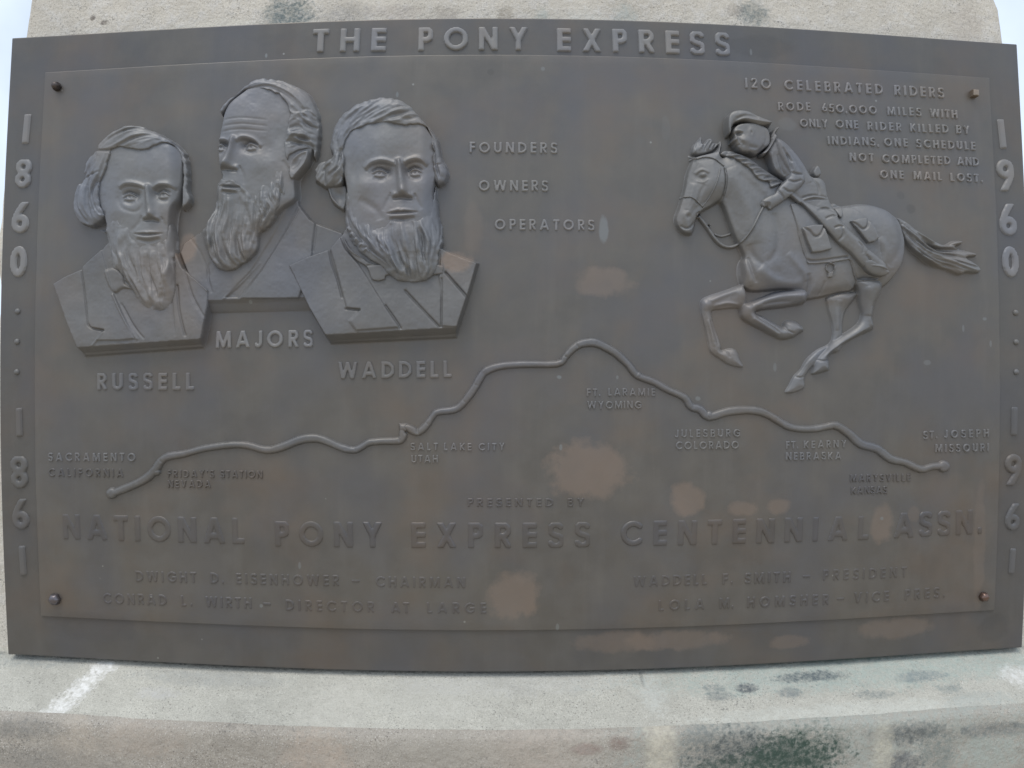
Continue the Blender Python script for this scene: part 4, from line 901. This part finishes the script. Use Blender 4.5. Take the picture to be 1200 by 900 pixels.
# ------------------------------------------------------------------ route line with its station markers
ROUTE = [(130, 579), (155, 569), (172, 560), (183, 549), (188, 541), (197, 535), (215, 532), (240, 525.5), (270, 521.5), (290, 522), (312, 527.5), (330, 524), (350, 516), (366, 513.5), (380, 516), (400, 524.5), (415, 527.5),
         (425, 523), (433, 518.5), (450, 517), (467, 516.5), (472, 512), (473, 503), (480, 502.5), (488, 506.5), (494, 504), (500, 498), (507, 488), (513, 483), (533, 480), (543, 472), (550, 463), (557, 453), (563, 442), (570, 434.5), (587, 429), (613, 427), (653, 426.5),
         (662, 419), (667, 413), (675, 406), (683, 402.5), (697, 401.5), (710, 407), (723, 415), (737, 428), (747, 440), (767, 448), (782, 456.5), (802, 465.7), (809.5, 476.5), (820.5, 480), (831, 488.5), (855, 482), (884.7, 481), (903, 487.5), (921, 498.5), (936, 502.5),
         (955, 502.5), (969, 500), (980, 498.7), (994.7, 508), (1009, 520.5), (1027.7, 526), (1044, 538), (1060.7, 542), (1079, 550), (1092, 547), (1106, 546)]
def route():
    root = None
    F = Field(118, 392, 1120, 590, 1.0); F.comp = 0.0
    p = spline(ROUTE, 3, False); rg = random.Random(4)
    t = np.gradient(p, axis=0); t /= np.linalg.norm(t, axis=1)[:, None] + 1e-9
    w = np.array([4.9 + .5 * math.sin(i * .21) + rg.uniform(-.2, .2) for i in range(len(p))])[:, None]
    n = np.stack([-t[:, 1], t[:, 0]], 1) * w
    dd = np.full(F.X.shape, 14.0)
    for i in range(0, len(p) - 1, 6):                    # short runs keep the outline from crossing itself
        q = slice(i, min(i + 8, len(p)))
        dd = np.minimum(dd, F.sdf(np.vstack([(p + n)[q], (p - n)[q][::-1]])))
    o = F.mesh('route_line', dd, 4.3 * round_(dd, 4.0) * rise(dd, 1.2), M_ROUTE, plaque)
    o['label'] = 'raised winding route line across the plaque, rising to a peak and falling'
    for (x, y, r, sq) in ((131, 578, 7, 0), (183.5, 553, 5, 0), (472.5, 501, 5.2, 1), (748, 440, 5, 0), (831, 487, 6, 0), (980, 499, 5.2, 0), (1042, 537, 5, 0), (1106, 546.5, 7.5, 0)):
        G2 = Field(x - 12, y - 12, x + 12, y + 12, .8); G2.comp = 0.0
        d = (np.maximum(np.abs(G2.X - x), np.abs(G2.Y - y)) - r) if sq else np.hypot(G2.X - x, G2.Y - y) - r
        G2.mesh('station_marker', d, (4.6 * round_(d, 5)) * rise(d, 1.2), M_ROUTE, o)
route()
# ------------------------------------------------------------------ raised lettering: a plain geometric capital alphabet
def arc(cx, cy, rx, ry, a0, a1, n=14):
    return [(cx + rx * math.cos(R(a0 + (a1 - a0) * i / n)), cy + ry * math.sin(R(a0 + (a1 - a0) * i / n))) for i in range(n + 1)]
W_ = .24; h_ = W_ / 2; q_ = 1 - h_
GL = {
 'A': (.86, [[(h_ * .9, 0), (.43, 1)], [(.43, 1), (.86 - h_ * .9, 0)], [(.2, .3), (.66, .3)]]),
 'B': (.60, [[(h_, 0), (h_, 1)], [(h_, q_), (.29, q_)] + arc(.29, .725, .19, .19, 90, -90)[0:] + [(h_, .535)], [(h_, .535), (.30, .535)] + arc(.30, .309, .225, .226, 90, -90) + [(h_, h_)]]),
 'C': (.86, [arc(.5, .5, .5 - h_, .5 - h_, 48, 312, 22)]),
 'D': (.76, [[(h_, 0), (h_, 1)], [(h_, q_), (.28, q_)] + arc(.28, .5, .40, .5 - h_, 90, -90, 18) + [(h_, h_)]]),
 'E': (.54, [[(h_, 0), (h_, 1)], [(h_, q_), (.54, q_)], [(h_, .51), (.50, .51)], [(h_, h_), (.54, h_)]]),
 'F': (.52, [[(h_, 0), (h_, 1)], [(h_, q_), (.52, q_)], [(h_, .51), (.47, .51)]]),
 'G': (.92, [arc(.5, .5, .5 - h_, .5 - h_, 45, 350, 24), [(.55, .46), (.92, .46)]]),
 'H': (.72, [[(h_, 0), (h_, 1)], [(.72 - h_, 0), (.72 - h_, 1)], [(h_, .51), (.72 - h_, .51)]]),
 'I': (W_, [[(h_, 0), (h_, 1)]]),
 'J': (.46, [[(.46 - h_, 1), (.46 - h_, .28)] + arc(.2, .27, .46 - h_ - .2, .27 - h_, 0, -150, 10)]),
 'K': (.68, [[(h_, 0), (h_, 1)], [(.64, 1), (h_, .40)], [(.24, .52), (.64, 0)]]),
 'L': (.50, [[(h_, 0), (h_, 1)], [(h_, h_), (.50, h_)]]),
 'M': (.96, [[(h_, 0), (h_ + .03, 1)], [(h_ + .03, 1), (.48, .12)], [(.48, .12), (.93 - h_, 1)], [(.93 - h_, 1), (.96 - h_, 0)]]),
 'N': (.76, [[(h_, 0), (h_, 1)], [(h_, 1), (.76 - h_, 0)], [(.76 - h_, 0), (.76 - h_, 1)]]),
 'O': (.98, [arc(.49, .5, .49 - h_, .5 - h_, 0, 360, 28)]),
 'P': (.58, [[(h_, 0), (h_, 1)], [(h_, q_), (.28, q_)] + arc(.28, .69, .215, .228, 90, -90) + [(h_, .462)]]),
 'R': (.62, [[(h_, 0), (h_, 1)], [(h_, q_), (.29, q_)] + arc(.29, .70, .215, .218, 90, -90) + [(h_, .482)], [(.28, .48), (.56, 0)]]),
 'S': (.58, [arc(.29, .715, .205, .205, 35, 265, 14)[:-1] + arc(.29, .285, .215, .205, 82, -150, 14)]),
 'T': (.60, [[(.30, 0), (.30, 1)], [(0, q_), (.60, q_)]]),
 'U': (.70, [[(h_, 1), (h_, .33)] + arc(.35, .33, .35 - h_, .33 - h_, 180, 360) + [(.70 - h_, 1)]]),
 'V': (.80, [[(h_, 1), (.40, 0)], [(.40, 0), (.80 - h_, 1)]]),
 'W': (1.16, [[(h_, 1), (.31, 0)], [(.31, 0), (.58, .95)], [(.58, .95), (.85, 0)], [(.85, 0), (1.16 - h_, 1)]]),
 'X': (.74, [[(h_, 0), (.74 - h_, 1)], [(h_, 1), (.74 - h_, 0)]]),
 'Y': (.76, [[(h_, 1), (.38, .46)], [(.76 - h_, 1), (.38, .46)], [(.38, .5), (.38, 0)]]),
 '0': (.60, [arc(.30, .5, .30 - h_, .5 - h_, 0, 360, 28)]),
 '1': (W_, [[(h_, 0), (h_, 1)]]),
 '2': (.60, [arc(.29, .71, .21, .208, 165, -25, 12) + [(.12, h_)], [(.1, h_), (.60, h_)]]),
 '5': (.58, [[(.52, q_), (.16, q_), (.11, .53)], [(.11, .53)] + arc(.27, .32, .225, .238, 120, -140, 14)]),
 '6': (.62, [arc(.31, .31, .31 - h_, .31 - h_, 0, 360, 22), [(.10, .40), (.22, .68), (.43, 1)]]),
 '9': (.62, [arc(.31, .69, .31 - h_, .31 - h_, 0, 360, 22), [(.52, .60), (.40, .32), (.19, 0)]]),
 '8': (.60, [arc(.30, .735, .185, .183, 0, 360, 20), arc(.30, .30, .30 - h_, .30 - h_, 0, 360, 22)]),
 '.': (.18, [[(.09, .02), (.09, .17)]]),
 ',': (.18, [[(.11, .15), (.05, -.10)]]),
 "'": (.16, [[(.08, 1), (.08, .78)]]),
 '-': (.70, [[(0, .5), (.70, .5)]]),
}
GM = {}
def glyph(ch, fine, m=None):
    m = m or M_LETTER; key = (ch, fine, m.name)
    if key in GM: return GM[key]
    wd, st = GL[ch]; c = W_ / (6.0 if fine else 4.0)
    bot = -.12 if ch == ',' else 0
    xs = np.arange(-c * 2, wd + c * 3, c); zs = np.arange(bot - c * 2, 1 + c * 3, c)
    X, Z = np.meshgrid(xs, zs); d = np.full(X.shape, 9.0)
    for l in st:
        for (ax, az), (bx, bz) in zip(l, l[1:]):
            ex, ez = bx - ax, bz - az; L = math.hypot(ex, ez) + 1e-9; ex /= L; ez /= L
            t = (X - ax) * ex + (Z - az) * ez
            tc_ = np.clip(t, 0, L)
            d = np.minimum(d, np.hypot(X - ax - tc_ * ex, Z - az - tc_ * ez) - h_)
    d = np.maximum(d, np.maximum(np.maximum(-X, X - wd), np.maximum(bot - Z, Z - 1)))
    gz, gx = np.gradient(d, c); gl = np.hypot(gx, gz) + 1e-9
    near = np.abs(d) < c * .5
    ins = (d < 0) & ~near
    cell = ins[:-1, :-1] | ins[1:, :-1] | ins[:-1, 1:] | ins[1:, 1:]
    used = np.zeros_like(ins)
    used[:-1, :-1] |= cell; used[1:, :-1] |= cell; used[:-1, 1:] |= cell; used[1:, 1:] |= cell
    rim = used & ~ins
    dd = np.clip(d, -c, c * 1.4)
    X2 = np.where(rim, X - gx / gl * dd, X); Z2 = np.where(rim, Z - gz / gl * dd, Z)
    Hh = np.where(rim, 0.0, .82 + .18 * sstep(-d / (W_ * .42)))
    idx = -np.ones(ins.shape, int); n = int(used.sum()); idx[used] = np.arange(n)
    top = np.stack([X2[used], -Hh[used], Z2[used]], 1)
    a, b, cc, e = idx[:-1, :-1][cell], idx[:-1, 1:][cell], idx[1:, 1:][cell], idx[1:, :-1][cell]
    f = np.stack([a, b, cc, e], 1)
    me = bpy.data.meshes.new('letter')
    me.from_pydata([tuple(v) for v in top], [], [tuple(int(k) for k in q) for q in f]); me.update()
    me.polygons.foreach_set('use_smooth', np.ones(len(me.polygons), bool))
    me.materials.append(m)
    GM[key] = me
    return me
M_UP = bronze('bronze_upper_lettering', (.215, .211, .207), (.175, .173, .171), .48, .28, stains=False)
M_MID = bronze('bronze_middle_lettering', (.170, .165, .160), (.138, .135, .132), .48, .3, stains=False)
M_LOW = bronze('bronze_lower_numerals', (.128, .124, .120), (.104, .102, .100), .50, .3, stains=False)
rl = random.Random(9)
def inscription(label, loc):
    o = bpy.data.objects.new('inscription', None); C.objects.link(o); o.parent = plaque; o.location = loc; o['label'] = label
    return o
def word(ins, text, a, b, cap, face=FACE, relief=.0024, name='letter'):
    """one word: baseline from photo px a to b, capital height in px"""
    x0, z0 = P(*a, face + relief); x1, z1 = P(*b, face + relief); x0, z0, x1, z1 = map(float, (x0, z0, x1, z1))
    xc, zc = P(a[0], a[1] - cap, face + relief)
    ch = float(zc) - z0
    L = math.hypot(x1 - x0, z1 - z0); ang = math.atan2(z1 - z0, x1 - x0)
    wid = [GL[c][0] * ch for c in text]; n = len(text)
    gap = (L - sum(wid)) / max(n - 1, 1) if n > 1 else 0; sx = 1.0
    lo = .12 * ch
    if n > 1 and gap < lo: sx = (L - lo * (n - 1)) / sum(wid); gap = lo
    if n > 1 and gap > .42 * ch: sx = (L - .42 * ch * (n - 1)) / sum(wid); gap = .42 * ch
    x = 0
    for c, wd in zip(text, wid):
        if c == 'A' or 1:
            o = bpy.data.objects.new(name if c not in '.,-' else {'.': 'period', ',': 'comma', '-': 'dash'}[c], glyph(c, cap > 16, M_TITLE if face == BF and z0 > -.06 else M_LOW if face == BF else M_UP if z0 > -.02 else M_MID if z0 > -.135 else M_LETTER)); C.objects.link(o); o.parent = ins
            il = ins.location
            o.location = (x0 + math.cos(ang) * x - il.x + rl.uniform(-.00012, .00012), -face + .0002 - il.y, z0 + math.sin(ang) * x - il.z + rl.uniform(-.00015, .00015))
            o.scale = (ch * sx, relief, ch); o.rotation_euler = (0, -ang + rl.uniform(-.012, .012), 0)
        x += wd * sx + gap
def at(px, py, y=-FACE): x, z = P(px, py); return (float(x), y, float(z))
i = inscription('large raised capitals of the title centred on the top border', at(600, 60, 0))
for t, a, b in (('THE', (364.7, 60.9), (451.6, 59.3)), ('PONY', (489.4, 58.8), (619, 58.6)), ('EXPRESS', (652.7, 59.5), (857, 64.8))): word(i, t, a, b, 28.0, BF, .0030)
i = inscription('heading line about the number of celebrated riders, top right', at(990, 108))
for t, a, b in (('12O', (874, 102.9), (905, 104.2)), ('CELEBRATED', (920, 105.0), (1035.7, 110.5)), ('RIDERS', (1049.3, 111.3), (1107.7, 114.9))): word(i, t, a, b, 12.5)
i = inscription('five ragged lines of small capitals beneath the riders heading', at(1050, 170))
for t, a, b in (('RODE', (912.7, 129.2), (951, 130)), ('65O,OOO', (964.3, 130.8), (1028.7, 133.9)), ('MILES', (1041, 134.7), (1080.7, 136.3)), ('WITH', (1091, 137), (1123.3, 138.9)),
                ('ONLY', (938.3, 148.7), (971.3, 149.8)), ('ONE', (980.3, 150), (1007, 151)), ('RIDER', (1017.7, 152.3), (1057.3, 153.7)), ('KILLED', (1067.7, 154.4), (1112.7, 156)), ('BY', (1121.7, 156.5), (1137.7, 157.2)),
                ('INDIANS,', (971, 169.3), (1031, 171)), ('ONE', (1037, 171.3), (1065, 172.3)), ('SCHEDULE', (1075, 173), (1144.3, 175.9)),
                ('NOT', (996.7, 188.7), (1025.3, 189.7)), ('COMPLETED', (1035, 190.5), (1114.7, 193)), ('AND', (1122.7, 193.5), (1148.3, 194.6)),
                ('ONE', (1032.3, 209), (1060.3, 210)), ('MAIL', (1071.7, 210.4), (1105, 211.7)), ('LOST.', (1115, 212.2), (1152.7, 213.7))): word(i, t, a, b, 10.3)
i = inscription('three staggered single words in capitals beside the busts', at(620, 220))
for t, a, b in (('FOUNDERS', (549.7, 178.9), (653.3, 179.9)), ('OWNERS', (560.7, 223.6), (642.7, 224.2)), ('OPERATORS', (579.5, 269.4), (697.1, 270.2))): word(i, t, a, b, 13.2, relief=.0022)
for lab, t, a, b in (('name in capitals under the bust with long side hair', 'RUSSELL', (113, 457.6), (227, 457.4)), ('name in capitals under the middle bust with the long beard', 'MAJORS', (251.8, 408.4), (366.7, 406.9)), ('name in capitals under the bust with the bow tie', 'WADDELL', (395.3, 444.2), (529.5, 442.9))):
    i = inscription(lab, at(*a)); word(i, t, a, b, 20.5, relief=.0024)
def column(lab, items, x, caps):
    i = inscription(lab, at(x, 400, 0))
    for ch, xl, xr, yt, yb in items:
        word(i, ch, (xl, yb), (xr, yb), yb - yt, BF, .0030, 'numeral')
    return i
def stack(lab, items, dots):
    i = inscription(lab, at(items[0][1], 400, 0))
    for ch, cx, yt, yb in items:
        w_ = GL[ch][0] * (yb - yt); word(i, ch, (cx - w_ / 2, yb), (cx + w_ / 2, yb), yb - yt, BF, .0030, 'numeral')
    for x, y in dots:
        bm = bmesh.new(); bmesh.ops.create_uvsphere(bm, u_segments=16, v_segments=8, radius=.0036)
        for v in bm.verts: v.co.y *= .75
        bmesh.ops.delete(bm, geom=[v for v in bm.verts if v.co.y > .0006], context='VERTS')
        X, Z = P(x, y); il = i.location
        o = bmobj('dot', bm, M_RELIEF, i, True, (float(X) - il.x, -BF - il.y, float(Z) - il.z))
stack('vertical column of years and dots on the border beside the busts', [('1', 28, 133, 168), ('8', 25.5, 186, 220), ('6', 22.5, 236, 273), ('0', 20.5, 288, 325), ('1', 22, 478, 512), ('8', 23.5, 535, 573), ('6', 25, 585, 621), ('1', 26.5, 640, 675)], [(21, 365), (20.3, 400.5), (20, 436)])
stack('vertical column of years and dots on the border beside the horse', [('1', 1178, 139, 174), ('9', 1183, 186, 224), ('6', 1185.5, 238, 276), ('0', 1188, 288, 325), ('1', 1190.5, 477, 511), ('9', 1189.5, 532, 570), ('6', 1188.5, 590, 622), ('1', 1187, 643, 673)], [(1190, 366.5), (1190.5, 401), (1190.5, 436)])
CITY = [('place name of two lines at the western end of the route', [('SACRAMENTO', (56, 541), (158.3, 541.4)), ('CALIFORNIA', (56, 559), (144.3, 560))], 10.3),
        ('place name of two lines below the first bend of the route', [("FRIDAY'S", (195.7, 560), (250.7, 560.4)), ('STATION', (257.7, 560.4), (307.3, 561)), ('NEVADA', (196, 571.8), (246.7, 572.4))], 9.3),
        ('place name of two lines below the square route marker', [('SALT', (481, 528.3), (513.3, 528.3)), ('LAKE', (520, 528.4), (552.7, 528.5)), ('CITY', (560.7, 528.5), (591.7, 528.5)), ('UTAH', (481.7, 542.7), (513.3, 542.7))], 9.3),
        ('place name of two lines below the peak of the route', [('FT.', (687.7, 464.7), (704, 464.7)), ('LARAMIE', (712.7, 464.4), (768.3, 464.3)), ('WYOMING', (688.3, 479.7), (752.3, 479.2))], 9.5),
        ('place name of two lines below the notch in the route', [('JULESBURG', (791.2, 513.3), (868.2, 512.3)), ('COLORADO', (792, 527.3), (866.3, 526.5))], 9.8),
        ('place name of two lines below the eastern slope of the route', [('FT.', (921.3, 526.5), (936, 526.2)), ('KEARNY', (942.3, 526), (992.8, 524.9)), ('NEBRASKA', (921.3, 539.7), (986.3, 539))], 9.5),
        ('place name of two lines lowest under the route, near its eastern end', [('MARYSVILLE', (996.5, 565.4), (1068, 564.2)), ('KANSAS', (997.6, 579.8), (1040.5, 578.6))], 9.3),
        ('place name of two lines above the eastern end of the route', [('ST.', (1082.7, 515.2), (1099.2, 514.6)), ('JOSEPH', (1107.3, 514), (1159.7, 512.6)), ('MISSOURI', (1096.6, 530.6), (1159.7, 529.4))], 10)]
for lab, ws, cap in CITY:
    i = inscription(lab, at(*ws[0][1]))
    for t, a, b in ws: word(i, t, a, b, cap, relief=.0018)
i = inscription('short line of small capitals above the sponsor name', at(616, 594))
for t, a, b in (('PRESENTED', (547.7, 594.2), (648.3, 594)), ('BY', (665, 594), (685, 593.8))): word(i, t, a, b, 10, relief=.0014)
i = inscription('long line of large capitals naming the sponsor across the lower panel', at(600, 640))
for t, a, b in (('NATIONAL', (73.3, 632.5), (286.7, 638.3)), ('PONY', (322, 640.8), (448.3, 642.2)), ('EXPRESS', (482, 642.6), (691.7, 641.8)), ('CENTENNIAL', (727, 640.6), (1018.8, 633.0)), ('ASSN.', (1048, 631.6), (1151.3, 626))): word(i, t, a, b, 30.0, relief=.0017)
for lab, ws in (('upper line of officer names at the lower left of the panel', [('DWIGHT', (158.3, 682.2), (230, 683.8)), ('D.', (246, 684.2), (262, 684.6)), ('EISENHOWER', (276, 685), (397.7, 687.4)), ('-', (412, 687.5), (426, 687.8)), ('CHAIRMAN', (439.9, 688.4), (545.3, 689.6))]),
                ('lower line of officer names at the lower left of the panel', [('CONRAD', (120, 708), (195, 710.4)), ('L.', (211.7, 711), (225, 711.4)), ('WIRTH', (240, 712), (295, 713.8)), ('-', (308, 714.2), (322.7, 714.6)), ('DIRECTOR', (334.5, 715.8), (438.7, 718.4)), ('AT', (457.9, 718.8), (480, 719)), ('LARGE', (500, 719.2), (570.2, 719.4))]),
                ('upper line of officer names at the lower right of the panel', [('WADDELL', (741.7, 688.2), (829, 685.8)), ('F.', (846.7, 685.4), (859, 685)), ('SMITH', (873, 684.6), (927, 682.8)), ('-', (941, 682.2), (953, 681.8)), ('PRESIDENT', (964.6, 681), (1063.3, 677))]),
                ('lower line of officer names at the lower right of the panel', [('LOLA', (771.7, 716.6), (826, 714.8)), ('M.', (843, 714.2), (860, 713.4)), ('HOMSHER', (875.8, 712.8), (971.7, 709.2)), ('-', (981, 708.8), (996.7, 708)), ('VICE', (1000.8, 707.6), (1042.5, 705.4)), ('PRES.', (1060.4, 704.2), (1108, 700.8))])):
    i = inscription(lab, at(*ws[0][1]))
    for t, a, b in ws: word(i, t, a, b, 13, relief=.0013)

# ------------------------------------------------------------------ the four bolts
def bolt(px, py, m, r, sides, tall, lab, rot=0, sq=False):
    x, z = P(px, py)
    bm = bmesh.new(); rings = []
    prof = [(1.0, 0), (1.0, .45), (.93, .62), (.72, .82), (.4, .95), (.0, 1.0)] if not sq else [(1.0, 0), (1.0, .8), (.9, .96), (.5, 1.0), (0, 1.0)]
    for pr, ph in prof[:-1]:
        ring = []
        for k in range(24):
            a = 2 * math.pi * k / 24 + rot
            poly = math.cos(math.pi / sides) / math.cos((a - rot) % (2 * math.pi / sides) - math.pi / sides)
            bl = min(1, max(0, (pr - .4) * 2))
            rr = r * pr * (poly * bl + (1 - bl))
            ring.append(bm.verts.new((rr * math.cos(a), -tall * ph, rr * math.sin(a))))
        rings.append(ring)
    for A1, A2 in zip(rings, rings[1:]):
        for k in range(24): bm.faces.new((A1[k], A1[(k + 1) % 24], A2[(k + 1) % 24], A2[k]))
    bm.faces.new(rings[-1]); bm.faces.new(rings[0][::-1])
    bmesh.ops.bevel(bm, geom=[e for e in bm.edges if e.calc_length() < 0], offset=.0001, affect='EDGES')
    o = bmobj('bolt', bm, m, plaque, not sq, (float(x), -FACE + .0004, float(z))); o['label'] = lab
    return o
bolt(69.5, 103.5, M_BOLT_D, .0052, 6, .0105, 'dark bolt in the corner above the long-haired bust')
bolt(1138, 112, M_BOLT_B, .0054, 4, .0080, 'pale square-headed bolt beside the riders heading', .75, True)
bolt(67, 701, M_BOLT_G, .0070, 6, .0085, 'grey domed bolt below the sponsor line')
bolt(1150, 698, M_BOLT_R, .0058, 6, .0085, 'rusty reddish bolt beside the last officer line')
